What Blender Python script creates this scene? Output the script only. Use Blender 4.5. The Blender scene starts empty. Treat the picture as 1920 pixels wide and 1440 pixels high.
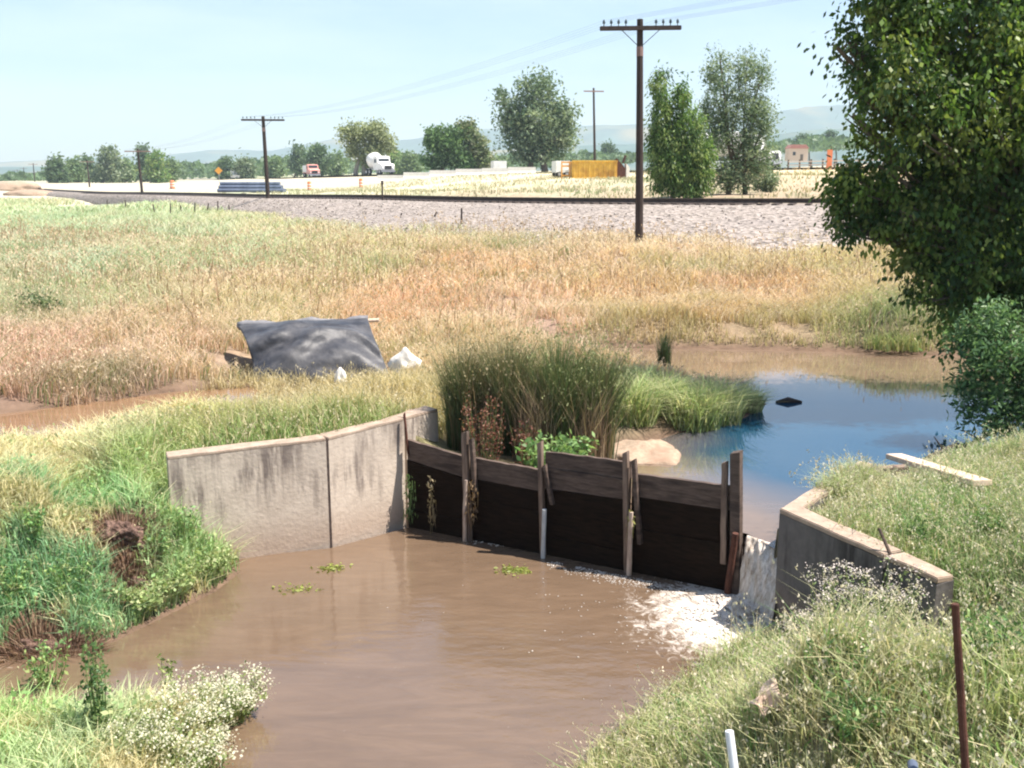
import bpy, bmesh, math, random
import numpy as np
from mathutils import Vector, Matrix
random.seed(7)
RNG = np.random.default_rng(11)
R = math.radians

# ------------------------------------------------------------------ camera, light, exposure
scene = bpy.context.scene
COL = scene.collection
FPX, EYE = 1884.0, 4.2
PITCH = math.atan(390 / FPX)
cam = bpy.data.cameras.new('camera')
cam.sensor_width = 36.0
cam.lens = FPX / 1920 * 36
cam.clip_start, cam.clip_end = 0.1, 20000
camo = bpy.data.objects.new('camera', cam)
COL.objects.link(camo)
camo.location = (0, 0, EYE)
camo.rotation_euler = (math.pi / 2 - PITCH, 0, 0)
scene.camera = camo

SUN_DIR = Vector((0.985, -0.12, 0)).normalized()
SUN_EL = R(62)
SUNV = Vector((SUN_DIR.x * math.cos(SUN_EL), SUN_DIR.y * math.cos(SUN_EL), math.sin(SUN_EL)))
sl = bpy.data.lights.new('sun', 'SUN')
sl.energy = 4.6
sl.angle = R(0.53)
sl.color = (1.0, 0.93, 0.84)
so = bpy.data.objects.new('sun', sl)
COL.objects.link(so)
so.rotation_euler = SUNV.to_track_quat('Z', 'Y').to_euler()
so.location = (20, 0, 60)

world = bpy.data.worlds.new('World')
scene.world = world
world.use_nodes = True
wn = world.node_tree
wn.nodes.clear()
wo = wn.nodes.new('ShaderNodeOutputWorld')
bg = wn.nodes.new('ShaderNodeBackground')
sky = wn.nodes.new('ShaderNodeTexSky')
sky.sky_type = 'NISHITA'
sky.sun_disc = False
sky.sun_elevation = SUN_EL
sky.sun_rotation = math.atan2(SUN_DIR.x, SUN_DIR.y)
sky.air_density = 1.0
sky.dust_density = 0.5
sky.ozone_density = 3.5
# thin high cirrus wisps: a procedural cloud layer in the sky itself
geo = wn.nodes.new('ShaderNodeTexCoord')
mp = wn.nodes.new('ShaderNodeMapping')
mp.inputs['Rotation'].default_value = (0, R(12), R(25))
mp.inputs['Scale'].default_value = (1.6, 1.6, 9.0)
nz = wn.nodes.new('ShaderNodeTexNoise')
nz.inputs['Scale'].default_value = 1.8
nz.inputs['Detail'].default_value = 6
nz.inputs['Roughness'].default_value = 0.55
cr = wn.nodes.new('ShaderNodeValToRGB')
cr.color_ramp.elements[0].position = 0.42
cr.color_ramp.elements[1].position = 0.72
mulc = wn.nodes.new('ShaderNodeMath'); mulc.operation = 'MULTIPLY'; mulc.inputs[1].default_value = 0.3
mx = wn.nodes.new('ShaderNodeMix'); mx.data_type = 'RGBA'
mx.inputs['B'].default_value = (7.2, 7.6, 7.8, 1)
wn.links.new(geo.outputs['Generated'], mp.inputs['Vector'])
wn.links.new(mp.outputs['Vector'], nz.inputs['Vector'])
wn.links.new(nz.outputs['Fac'], cr.inputs['Fac'])
wn.links.new(cr.outputs['Color'], mulc.inputs[0])
wn.links.new(mulc.outputs[0], mx.inputs['Factor'])
wn.links.new(sky.outputs['Color'], mx.inputs['A'])
wn.links.new(mx.outputs['Result'], bg.inputs['Color'])
bg.inputs['Strength'].default_value = 0.074
wn.links.new(bg.outputs['Background'], wo.inputs['Surface'])

scene.view_settings.view_transform = 'Standard'
scene.view_settings.look = 'None'
scene.view_settings.gamma = 1
scene.view_settings.use_curve_mapping = False
scene.view_settings.exposure = 1.36
scene.render.engine = 'CYCLES'
cy = scene.cycles
cy.max_bounces = 6
cy.diffuse_bounces = 3
cy.glossy_bounces = 3
cy.transmission_bounces = 3
cy.volume_bounces = 0
cy.transparent_max_bounces = 6
cy.use_denoising = True
cy.filter_width = 2.1
cy.caustics_reflective = False
cy.caustics_refractive = False

# ------------------------------------------------------------------ maths helpers
CT, ST = math.cos(PITCH), math.sin(PITCH)

def pray(px, py):
    dx, dy = px - 960, 720 - py
    return (dx, FPX * CT + dy * ST, -FPX * ST + dy * CT)

def P(px, py, z):
    "point where the line of sight through a photo position meets the height z"
    d = pray(px, py)
    t = (z - EYE) / d[2]
    return (d[0] * t, d[1] * t)

def PY(px, py, y):
    "point of that line of sight at the distance y"
    d = pray(px, py)
    t = y / d[1]
    return Vector((d[0] * t, y, EYE + d[2] * t))

def project(x, y, z):
    dz = z - EYE
    cz = y * CT - dz * ST
    cyy = y * ST + dz * CT
    cz = np.maximum(cz, 1e-3)
    return 960 + FPX * x / cz, 720 - FPX * cyy / cz

def _hash(ix, iy, iz, s):
    h = (ix.astype(np.int64) * 374761393 + iy.astype(np.int64) * 668265263 + iz.astype(np.int64) * 2147483647 + s * 974711) & 0xffffffff
    h = ((h ^ (h >> 13)) * 1274126177) & 0xffffffff
    return ((h ^ (h >> 16)) & 0xffff) / 65535.0

def vnoise(x, y, z=None, scale=1.0, s=0, octv=3):
    x = np.asarray(x, float); y = np.asarray(y, float)
    z = np.zeros_like(x) if z is None else np.asarray(z, float)
    tot = np.zeros_like(x); amp = 1.0; nrm = 0; f = 1.0 / scale
    for o in range(octv):
        X, Y, Z = x * f, y * f, z * f
        ix, iy, iz = np.floor(X), np.floor(Y), np.floor(Z)
        fx, fy, fz = X - ix, Y - iy, Z - iz
        fx, fy, fz = [q * q * (3 - 2 * q) for q in (fx, fy, fz)]
        v = 0
        for a in (0, 1):
            for b in (0, 1):
                for c in (0, 1):
                    w = (fx if a else 1 - fx) * (fy if b else 1 - fy) * (fz if c else 1 - fz)
                    v = v + w * _hash(ix + a, iy + b, iz + c, s + o)
        tot += amp * v; nrm += amp; amp *= 0.5; f *= 2.03
    return tot / nrm

def smooth(t):
    t = np.clip(t, 0, 1)
    return t * t * (3 - 2 * t)

def inpoly(x, y, poly):
    r = np.zeros(np.shape(x), bool)
    n = len(poly)
    for i in range(n):
        x1, y1 = poly[i]; x2, y2 = poly[(i + 1) % n]
        c = (y1 > y) != (y2 > y)
        with np.errstate(divide='ignore', invalid='ignore'):
            xi = (x2 - x1) * (y - y1) / ((y2 - y1) if y2 != y1 else 1e-9) + x1
        r ^= c & (x < xi)
    return r

def segdist(x, y, a, b):
    ax, ay = a; bx, by = b
    dx, dy = bx - ax, by - ay
    t = np.clip(((x - ax) * dx + (y - ay) * dy) / (dx * dx + dy * dy + 1e-12), 0, 1)
    return np.hypot(x - ax - t * dx, y - ay - t * dy)

def polydist(x, y, pl):
    d = np.full(np.shape(x), 1e9)
    for a, b in zip(pl[:-1], pl[1:]):
        d = np.minimum(d, segdist(x, y, a, b))
    return d

# ------------------------------------------------------------------ plan of the place
WALL_LINE = [(-3.68, 10.35), (-2.1, 11.03), (-1.3, 11.76)]
WALL_BACK = [(-1.28, 11.8), (-0.94, 12.42)]
GATE_A, GATE_B = (-1.24, 11.70), (2.36, 9.70)
AB_C, AB_E = (2.52, 9.02), (3.34, 7.42)
AB_SIDE = [(2.52, 9.02), (2.86, 9.5), (3.42, 10.15), (3.85, 10.75)]
LOWER = [(-3.05, 10.6), (-2.1, 10.95), (-1.25, 11.66), (2.35, 9.66), (2.62, 9.3), (2.5, 8.95), (2.2, 8.6), (1.72, 8.15), (1.12, 7.4),
         (0.62, 6.8), (0.42, 6.3), (0.2, 5.0), (-0.2, 3.6), (-2.2, 3.6), (-2.0, 5.5), (-2.1, 6.6), (-2.15, 7.3), (-2.75, 7.35), (-3.9, 7.25), (-5.3, 7.4),
         (-5.0, 8.15), (-4.2, 8.35), (-3.62, 8.5), (-3.35, 9.0), (-3.0, 9.7), (-2.85, 10.3)]
UPPER = [(2.42, 9.8), (2.62, 9.3), (2.86, 9.55), (3.4, 10.2), (3.85, 10.8), (4.35, 11.4), (4.9, 12.1), (6.6, 12.75), (8.5, 13.6), (11, 15), (12.5, 17.5),
         (10.5, 20.0), (8.8, 20.2), (6, 20.75), (3.6, 21.0), (2.1, 21.1), (0.9, 20.8), (1.0, 20.0), (2.2, 19.2), (3.1, 18.0), (3.9, 16.9), (4.25, 15.8), (3.6, 14.7),
         (2.9, 14.1), (2.35, 13.75), (1.75, 13.0), (1.35, 12.2), (1.3, 11.3), (1.55, 10.35)]
DW = 0.84
DITCH = [P(*q, DW) for q in ((-500, 960), (0, 872), (150, 826), (330, 780), (450, 760), (500, 742), (470, 728), (330, 738), (180, 757), (0, 780), (-500, 815))]

def poly_segs(poly, idx, w, wl):
    n = len(poly)
    return [(poly[i], poly[(i + 1) % n], w, wl) for i in idx]
SEG_L = poly_segs(LOWER, range(5, 12), 2.6, 0.0) + poly_segs(LOWER, range(12, 19), 1.3, 0.0) + poly_segs(LOWER, range(19, 26), 1.25, 0.0)
SEG_U = (poly_segs(UPPER, range(4, 8), 0.7, 0.6) + poly_segs(UPPER, range(8, 12), 1.5, 0.6) + poly_segs(UPPER, range(12, 17), 1.1, 0.6)
         + poly_segs(UPPER, range(17, 29), 0.8, 0.6) + poly_segs(DITCH, range(0, 5), 0.5, DW) + poly_segs(DITCH, range(5, 11), 0.8, DW))
BEYOND = [(-3.73, 10.47), (-2.17, 11.14), (-1.42, 11.86), (-1.18, 11.95), (2.50, 9.90), (2.64, 9.05), (3.46, 7.42), (30, 5.5), (3000, 3000), (-3000, 9000), (-3.73, 20)]

TRACK = [(120, 38, 3.3), (60, 39.5, 3.3), (30, 42.5, 3.25), (14.2, 46, 3.2), (6.4, 50, 3.13), (-1.85, 58, 3.03), (-9.4, 68, 2.97), (-20.5, 84, 2.73), (-29, 98, 2.6),
         (-43, 120, 2.35), (-62, 150, 2.0), (-100, 212, 1.8), (-190, 360, 1.8)]
ROAD = [(190, 20, 6.4), (110, 62, 6.0), (62, 88, 5.5), (32, 106, 4.98), (12, 128, 4.72), (-3, 150, 4.6), (-22, 178, 4.3), (-45, 234, 3.8), (-90, 340, 3.2), (-230, 640, 3.0)]

TCTRL = [  # x, y, height of the open ground
    (0, 0, 2.5), (1, 3, 2.2), (3, 3, 2.45), (6, 3, 2.6), (-6, 0, 2.2), (-8, 4, 1.9), (-5, 4, 1.1), (-4.5, 6, 0.55), (-3, 5.5, 0.45), (-7, 7, 1.4), (2, 5, 1.9), (4, 5.3, 2.1), (7, 5.5, 2.35), (3.1, 7.3, 0.72), (2.8, 6.7, 1.0),
    (5, 7.2, 1.6), (4, 9, 1.12), (3.4, 8.6, 1.05), (6, 9.5, 1.45), (9, 9, 2.0), (5, 11, 0.98), (7, 11.7, 1.05), (5, 10, 1.08), (10, 11, 1.9), (14, 12, 2.2), (13, 20, 1.7), (10, 23, 1.5),
    (-5, 9.5, 1.15), (-6, 11, 1.25), (-8, 10, 1.45), (-12, 10, 1.6), (-4.5, 11.5, 1.2), (-3, 12, 1.22), (-2, 12.2, 1.28), (-3, 13.8, 0.95), (-1.6, 14, 1.1), (-5.2, 13, 0.98), (-6.5, 11.8, 1.0), (-4.4, 10.1, 0.75), (-4.0, 10.6, 0.95),
    (-3.2, 16, 0.8), (-4.4, 16.5, 0.9), (-2.5, 17.3, 0.72), (-1.3, 17, 0.85), (-3.2, 14.8, 0.85), (-0.3, 12.7, 0.85), (0.8, 11.5, 0.72), (1.2, 12.5, 0.72), (0.2, 13.5, 0.85), (1.8, 14.2, 0.8), (2.6, 15.5, 0.85), (2.0, 17.5, 0.9), (0, 17, 1.0),
    (0, 20, 1.05), (2, 22.5, 1.1), (6, 22.3, 1.1), (10, 26, 1.5), (0, 26, 1.45), (-6, 18.5, 1.15), (-12, 18, 1.3), (-7, 24, 1.5), (-18, 24, 1.5),
    (4.3, 33, 1.9), (12, 33, 1.9), (20, 34, 2.0), (-5, 34, 1.85), (-15, 36, 1.75), (-28, 40, 1.6), (0, 42, 1.85), (-10, 55, 1.6), (-19, 78, 1.4), (-35, 60, 1.2), (-44, 119, 0.5),
    (-60, 90, 0.6), (-70, 150, 1.0), (-120, 200, 2.0), (-75, 300, 1.8), (-110, 300, 2.2), (-200, 400, 2.5),
    (15, 60, 3.25), (0, 72, 3.2), (-12, 90, 2.9), (-25, 108, 2.6), (-40, 150, 2.6), (10, 95, 3.9), (25, 85, 4.3), (45, 70, 4.8), (60, 50, 4.8),
    (32, 106, 4.9), (12, 128, 4.6), (-3, 150, 4.5), (-22, 178, 4.2), (-45, 234, 3.7), (62, 88, 5.4), (-90, 340, 3.1), (50, 135, 5.6), (10, 180, 5.0), (-40, 300, 4.0),
    (100, 100, 6.5), (0, 600, 6), (-400, 800, 4), (400, 600, 9), (0, 1500, 8), (-1500, 2000, 6), (1500, 2000, 12), (0, 4000, 10)]
TC = np.array(TCTRL, float)

def _uv(x, y):
    return 3.0 * x / (np.abs(y) + 9), np.log(np.abs(y) + 9) * 1.6
TU, TV = _uv(TC[:, 0], TC[:, 1])

def shep(x, y, U, V, W, pw=4):
    u, v = _uv(x, y)
    num = 0; den = 0
    for a, b, w in zip(U, V, W):
        d2 = (u - a) ** 2 + (v - b) ** 2 + 1e-5
        k = 1.0 / d2 ** (pw / 2)
        num = num + (k[..., None] * w if np.ndim(w) else k * w); den = den + k
    return num / (den[..., None] if np.ndim(W[0]) else den)

def H(x, y, rough=True):
    x = np.atleast_1d(np.asarray(x, float)); y = np.atleast_1d(np.asarray(y, float))
    T = shep(x, y, TU, TV, TC[:, 2])
    if rough:
        near = np.clip(60 / (np.abs(y) + 20), 0.2, 1)
        T = T + (vnoise(x, y, scale=1.7, s=3) - 0.5) * 0.22 * near + (vnoise(x, y, scale=14, s=5) - 0.5) * 0.25
    bey = inpoly(x, y, BEYOND)
    h = T.copy()
    wob = 0.75 + 0.6 * vnoise(x, y, scale=0.9, s=9)
    for (a, b, w, wl) in SEG_L:
        d = segdist(x, y, a, b)
        p = wl - 0.02 + (T - wl) * smooth(d / (w * wob)) ** 0.8
        h = np.where(bey, h, np.minimum(h, p))
    struct_ = [(-3.15, 10.58)] + WALL_LINE[1:] + [GATE_A, GATE_B, (2.6, 9.3)]
    ns = (~bey) & (polydist(x, y, struct_) < 0.34) & (x > -3.0)
    h = np.where(ns, -0.35, h)
    left = x < -3.9
    for (a, b, w, wl) in SEG_U:
        d = segdist(x, y, a, b)
        p = wl - 0.02 + np.maximum(T - wl, 0.05) * smooth(d / (w * wob)) ** 0.8
        h = np.where(bey | left, np.minimum(h, p), h)
    for poly, wl in ((LOWER, 0.0), (UPPER, 0.6), (DITCH, DW)):
        ins = inpoly(x, y, poly)
        d = polydist(x, y, poly + [poly[0]])
        h = np.where(ins, wl - 0.04 - 0.4 * smooth(d / 0.5), h)
    # the road stands on the ground it is drawn on
    d = polydist(x, y, [p[:2] for p in ROAD])
    zr = np.interp(x, [p[0] for p in ROAD][::-1], [p[2] for p in ROAD][::-1])
    k = smooth((16 - d) / 8) * (y > 15)
    h = h * (1 - k) + (zr - 0.15) * k
    # and the track bed
    d = polydist(x, y, [p[:2] for p in TRACK])
    zr = np.interp(x, [p[0] for p in TRACK][::-1], [p[2] for p in TRACK][::-1])
    k = smooth((5.0 - d) / 3) * (y > 25)
    h = h * (1 - k) + np.minimum(h, zr - 0.7) * k
    return h

def Hs(x, y):
    return float(H(x, y)[0])

def RG(px, py, lo=3.0, hi=600.0):
    "where the line of sight first meets the ground"
    d = pray(px, py)
    t = np.geomspace(lo, hi, 1500) / d[1]
    z = EYE + d[2] * t
    g = H(d[0] * t, d[1] * t)
    g = np.where(inpoly(d[0] * t, d[1] * t, LOWER), 0.0, g)
    g = np.where(inpoly(d[0] * t, d[1] * t, UPPER), 0.6, g)
    g = np.where(inpoly(d[0] * t, d[1] * t, DITCH), DW, g)
    i = np.argmax(z < g)
    if not (z < g).any():
        i = -1
    return Vector((d[0] * t[i], d[1] * t[i], g[i]))

# ------------------------------------------------------------------ object helpers
def tag(o, label=None, cat=None, group=None, kind=None):
    if label: o['label'] = label
    if cat: o['category'] = cat
    if group: o['group'] = group
    if kind: o['kind'] = kind
    return o

def empty(name, loc, rz=0.0):
    o = bpy.data.objects.new(name, None)
    o.empty_display_size = 0.2
    o.location = loc; o.rotation_euler = (0, 0, rz)
    COL.objects.link(o)
    return o

def copy_tree(o, parent=None):
    c = o.copy(); COL.objects.link(c); c.parent = parent
    for ch in o.children:
        copy_tree(ch, c)
    return c

def np_mesh(name, V, F, mat, col=None, parent=None, smooth_=False, mats=None, fmat=None):
    V = np.asarray(V, np.float32); F = np.asarray(F, np.int32)
    k = F.shape[1]
    me = bpy.data.meshes.new(name)
    me.vertices.add(len(V)); me.vertices.foreach_set('co', V.ravel())
    me.loops.add(F.size); me.loops.foreach_set('vertex_index', F.ravel())
    me.polygons.add(len(F))
    me.polygons.foreach_set('loop_start', np.arange(0, F.size, k, dtype=np.int32))
    me.polygons.foreach_set('loop_total', np.full(len(F), k, np.int32))
    if col is not None:
        ca = me.color_attributes.new('Col', 'FLOAT_COLOR', 'POINT')
        c4 = np.ones((len(V), 4), np.float32); c4[:, :3] = col
        ca.data.foreach_set('color', c4.ravel())
    me.update(); me.validate()
    if smooth_:
        me.shade_smooth()
    for m in ([mat] if mats is None else mats):
        me.materials.append(m)
    if fmat is not None:
        me.polygons.foreach_set('material_index', np.asarray(fmat, np.int32))
    o = bpy.data.objects.new(name, me)
    COL.objects.link(o)
    if parent: o.parent = parent
    return o

class MB:
    "collects shapes for ONE mesh"
    def __init__(s): s.bm = bmesh.new()
    def box(s, c, size, rot=(0, 0, 0), taper=1.0, bev=0.0):
        r = bmesh.ops.create_cube(s.bm, size=1.0)
        vs = r['verts']
        for v in vs:
            if v.co.z > 0: v.co.x *= taper; v.co.y *= taper
            v.co = Vector((v.co.x * size[0], v.co.y * size[1], v.co.z * size[2]))
        if bev:
            es = list({e for v in vs for e in v.link_edges})
            rr = bmesh.ops.bevel(s.bm, geom=es, offset=bev, segments=2, affect='EDGES')
            vs = list({v for f in rr['faces'] for v in f.verts} | {v for v in vs if v.is_valid})
        from mathutils import Euler
        M = Matrix.Translation(c) @ Euler(rot).to_matrix().to_4x4()
        for v in vs: v.co = M @ v.co
        return s
    def tube(s, pts, rads, n=8, cap=True):
        pts = [Vector(p) for p in pts]
        if not hasattr(rads, '__len__'): rads = [rads] * len(pts)
        rings = []
        for i, p in enumerate(pts):
            t = (pts[min(i + 1, len(pts) - 1)] - pts[max(i - 1, 0)]).normalized()
            a = Vector((0, 0, 1)) if abs(t.z) < 0.9 else Vector((1, 0, 0))
            u = t.cross(a).normalized(); w = t.cross(u)
            rings.append([s.bm.verts.new(p + (u * math.cos(2 * math.pi * k / n) + w * math.sin(2 * math.pi * k / n)) * rads[i]) for k in range(n)])
        for a, b in zip(rings[:-1], rings[1:]):
            for k in range(n):
                s.bm.faces.new((a[k], a[(k + 1) % n], b[(k + 1) % n], b[k]))
        if cap:
            s.bm.faces.new(rings[0][::-1]); s.bm.faces.new(rings[-1])
        return s
    def prism(s, outline, z0, z1s, base=None):
        "vertical prism over a plan outline; z1s top heights per point"
        if not hasattr(z1s, '__len__'): z1s = [z1s] * len(outline)
        if not hasattr(z0, '__len__'): z0 = [z0] * len(outline)
        lo = [s.bm.verts.new((x, y, z)) for (x, y), z in zip(outline, z0)]
        hi = [s.bm.verts.new((x, y, z)) for (x, y), z in zip(outline, z1s)]
        n = len(lo)
        for k in range(n):
            s.bm.faces.new((lo[k], lo[(k + 1) % n], hi[(k + 1) % n], hi[k]))
        s.bm.faces.new(hi); s.bm.faces.new(lo[::-1])
        return s
    def extr(s, prof, axis_len, M):
        "profile (x,z) extruded along y, then placed by M"
        a = [s.bm.verts.new(M @ Vector((x, -axis_len / 2, z))) for x, z in prof]
        b = [s.bm.verts.new(M @ Vector((x, axis_len / 2, z))) for x, z in prof]
        n = len(a)
        for k in range(n):
            s.bm.faces.new((a[k], a[(k + 1) % n], b[(k + 1) % n], b[k]))
        s.bm.faces.new(b); s.bm.faces.new(a[::-1])
        return s
    def build(s, name, mat, parent=None, smooth_=False, bevel=0.0, sub=0, disp=0.0):
        bmesh.ops.recalc_face_normals(s.bm, faces=s.bm.faces)
        if bevel:
            es = [e for e in s.bm.edges if len(e.link_faces) == 2 and e.calc_face_angle(0) > 0.5]
            bmesh.ops.bevel(s.bm, geom=es, offset=bevel, segments=2, affect='EDGES')
        if sub:
            bmesh.ops.subdivide_edges(s.bm, edges=s.bm.edges[:], cuts=sub, use_grid_fill=True)
        if disp:
            co = np.array([v.co for v in s.bm.verts])
            n = np.stack([vnoise(co[:, 0] + 3 * k, co[:, 1], co[:, 2], scale=0.25, s=40 + k) - 0.5 for k in range(3)], 1) * disp
            for v, d in zip(s.bm.verts, n): v.co += Vector(d)
        me = bpy.data.meshes.new(name)
        s.bm.to_mesh(me); s.bm.free()
        me.materials.append(mat)
        if smooth_: me.shade_smooth()
        o = bpy.data.objects.new(name, me); COL.objects.link(o)
        if parent: o.parent = parent
        return o

# ------------------------------------------------------------------ materials
def new_mat(name):
    m = bpy.data.materials.new(name); m.use_nodes = True
    nt = m.node_tree
    return m, nt, nt.nodes['Principled BSDF']

def N(nt, t, **kw):
    n = nt.nodes.new(t)
    for k, v in kw.items():
        if k in n.inputs: n.inputs[k].default_value = v
        else: setattr(n, k, v)
    return n

def mixc(nt, fac, a, b, blend='MIX'):
    m = nt.nodes.new('ShaderNodeMix'); m.data_type = 'RGBA'; m.blend_type = blend
    for sock, v in (('Factor', fac), ('A', a), ('B', b)):
        if hasattr(v, 'is_linked') or hasattr(v, 'links'): nt.links.new(v, m.inputs[sock])
        else: m.inputs[sock].default_value = v if sock == 'Factor' else (*v, 1)
    return m.outputs['Result']

def ramp(nt, src, stops):
    r = nt.nodes.new('ShaderNodeValToRGB')
    e = r.color_ramp.elements
    while len(e) > 1: e.remove(e[-1])
    e[0].position = stops[0][0]; e[0].color = (*stops[0][1], 1) if len(stops[0][1]) == 3 else stops[0][1]
    for p, c in stops[1:]:
        q = e.new(p); q.color = (*c, 1)
    nt.links.new(src, r.inputs['Fac'])
    return r.outputs['Color']

def g3(v): return (v, v, v)

def noise_mat(name, c1, c2, scale=8, rough=0.8, bump=0.3, stretch=(1, 1, 1), metal=0.0, c3=None, spec=0.3, dist=0.01, coords='Object'):
    m, nt, b = new_mat(name)
    tc = N(nt, 'ShaderNodeTexCoord'); mp_ = N(nt, 'ShaderNodeMapping')
    mp_.inputs['Scale'].default_value = stretch
    nt.links.new(tc.outputs[coords], mp_.inputs['Vector'])
    n1 = N(nt, 'ShaderNodeTexNoise', Scale=scale, Detail=7.0, Roughness=0.65)
    nt.links.new(mp_.outputs[0], n1.inputs['Vector'])
    f = ramp(nt, n1.outputs['Fac'], [(0.32, g3(0)), (0.68, g3(1))])
    c = mixc(nt, f, c1, c2)
    if c3:
        n2 = N(nt, 'ShaderNodeTexNoise', Scale=scale * 0.35, Detail=5.0)
        nt.links.new(mp_.outputs[0], n2.inputs['Vector'])
        f2 = ramp(nt, n2.outputs['Fac'], [(0.48, g3(0)), (0.66, g3(1))])
        c = mixc(nt, f2, c, c3)
    nt.links.new(c, b.inputs['Base Color'])
    b.inputs['Roughness'].default_value = rough; b.inputs['Metallic'].default_value = metal
    b.inputs['Specular IOR Level'].default_value = spec
    if bump:
        bp = N(nt, 'ShaderNodeBump', Strength=bump, Distance=dist)
        n3 = N(nt, 'ShaderNodeTexNoise', Scale=scale * 3, Detail=6.0)
        nt.links.new(mp_.outputs[0], n3.inputs['Vector'])
        nt.links.new(n3.outputs['Fac'], bp.inputs['Height']); nt.links.new(bp.outputs[0], b.inputs['Normal'])
    return m

def leaf_mat(name, trans=0.35, rough=0.6, spec=0.25):
    m, nt, b = new_mat(name)
    at = N(nt, 'ShaderNodeAttribute'); at.attribute_name = 'Col'
    b.inputs['Roughness'].default_value = rough; b.inputs['Specular IOR Level'].default_value = spec
    nt.links.new(at.outputs['Color'], b.inputs['Base Color'])
    tr = N(nt, 'ShaderNodeBsdfTranslucent')
    nt.links.new(mixc(nt, 1.0, at.outputs['Color'], (1.0, 1.0, 0.7), 'MULTIPLY'), tr.inputs['Color'])
    mxs = N(nt, 'ShaderNodeMixShader'); mxs.inputs[0].default_value = trans
    nt.links.new(b.outputs[0], mxs.inputs[1]); nt.links.new(tr.outputs[0], mxs.inputs[2])
    nt.links.new(mxs.outputs[0], nt.nodes['Material Output'].inputs['Surface'])
    return m

M_GRASS = leaf_mat('grass', 0.4, 0.7, 0.15)
M_LEAF = leaf_mat('leaf', 0.45, 0.5, 0.35)
M_BARK = noise_mat('bark', (0.10, 0.075, 0.055), (0.20, 0.16, 0.12), 6, 0.9, 0.6, (1, 1, 0.3))
M_POLE = noise_mat('creosoted_wood', (0.030, 0.021, 0.018), (0.065, 0.045, 0.037), 5, 0.75, 0.4, (3, 3, 0.3))
M_POLE_BARE = noise_mat('bare_wood', (0.22, 0.14, 0.12), (0.36, 0.25, 0.22), 6, 0.8, 0.3, (3, 3, 0.4))
M_INSUL = noise_mat('insulator_glass', (0.05, 0.08, 0.10), (0.10, 0.14, 0.16), 9, 0.2, 0.0)
M_WIRE = noise_mat('wire', (0.10, 0.10, 0.11), (0.16, 0.16, 0.17), 4, 0.5, 0.0)
M_WOOD_DRY = noise_mat('weathered_board', (0.07, 0.048, 0.038), (0.145, 0.105, 0.085), 7, 0.8, 0.6, (1, 1, 6), c3=(0.05, 0.035, 0.03))
M_WOOD_TOP = noise_mat('weathered_post', (0.16, 0.11, 0.085), (0.30, 0.22, 0.17), 7, 0.85, 0.5, (4, 4, 0.6), c3=(0.10, 0.07, 0.055))
M_WOOD_WET = noise_mat('wet_board', (0.006, 0.0035, 0.0025), (0.020, 0.011, 0.007), 6, 0.7, 0.5, (1, 1, 5), spec=0.08)
M_PROP = noise_mat('bleached_prop', (0.34, 0.25, 0.20), (0.55, 0.44, 0.36), 9, 0.75, 0.4, (3, 3, 0.7))
M_PROP_GREY = noise_mat('galvanised_prop', (0.38, 0.40, 0.42), (0.55, 0.57, 0.58), 9, 0.5, 0.2)
M_PLANK = noise_mat('plank', (0.52, 0.38, 0.28), (0.70, 0.56, 0.44), 4, 0.8, 0.4, (6, 0.6, 6))
M_RUST = noise_mat('rust', (0.07, 0.027, 0.018), (0.13, 0.055, 0.038), 14, 0.85, 0.5, c3=(0.06, 0.025, 0.018))
M_PVC = noise_mat('white_plastic', (0.68, 0.70, 0.72), (0.82, 0.84, 0.86), 10, 0.4, 0.05)
M_WHITE = noise_mat('white_paint', (0.66, 0.65, 0.62), (0.82, 0.81, 0.78), 1.2, 0.4, 0.0)
M_PINK = noise_mat('faded_red_paint', (0.62, 0.25, 0.20), (0.72, 0.36, 0.30), 1.5, 0.5, 0.0)
M_DARK = noise_mat('rubber', (0.012, 0.012, 0.014), (0.03, 0.03, 0.033), 6, 0.7, 0.0)
M_GLASS = noise_mat('dark_glass', (0.02, 0.025, 0.03), (0.04, 0.05, 0.06), 2, 0.08, 0.0)
M_CHROME = noise_mat('dull_metal', (0.35, 0.36, 0.38), (0.5, 0.5, 0.52), 3, 0.35, 0.0, metal=0.7)
M_YELLOW = noise_mat('yellow_paint', (0.62, 0.36, 0.05), (0.78, 0.50, 0.10), 2.5, 0.5, 0.1, c3=(0.45, 0.24, 0.05))
M_ORANGE = noise_mat('orange_plastic', (0.75, 0.20, 0.09), (0.85, 0.30, 0.14), 3, 0.5, 0.0)
M_SIGN = noise_mat('orange_sign', (0.75, 0.32, 0.04), (0.82, 0.40, 0.07), 3, 0.5, 0.0)
M_RAIL = noise_mat('rail_steel', (0.035, 0.024, 0.020), (0.075, 0.05, 0.04), 3, 0.6, 0.1)
M_TIE = noise_mat('sleeper_wood', (0.045, 0.035, 0.03), (0.11, 0.085, 0.075), 4, 0.85, 0.4)
M_PIPE = noise_mat('blue_grey_pipe', (0.075, 0.095, 0.14), (0.15, 0.18, 0.25), 2, 0.45, 0.0)
M_KRAIL = noise_mat('pale_concrete', (0.55, 0.52, 0.48), (0.68, 0.65, 0.60), 1.5, 0.85, 0.1)
M_SACK = noise_mat('white_sack', (0.70, 0.66, 0.60), (0.84, 0.80, 0.74), 6, 0.75, 0.4)
M_CARD = noise_mat('bleached_scrap', (0.52, 0.38, 0.30), (0.66, 0.52, 0.44), 6, 0.8, 0.5)
M_ROOF = noise_mat('red_roof', (0.35, 0.14, 0.11), (0.45, 0.20, 0.16), 2, 0.8, 0.0)
M_CLAY = noise_mat('clay', (0.11, 0.065, 0.05), (0.24, 0.15, 0.115), 9, 0.95, 1.0, c3=(0.06, 0.035, 0.028), dist=0.05)
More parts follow.
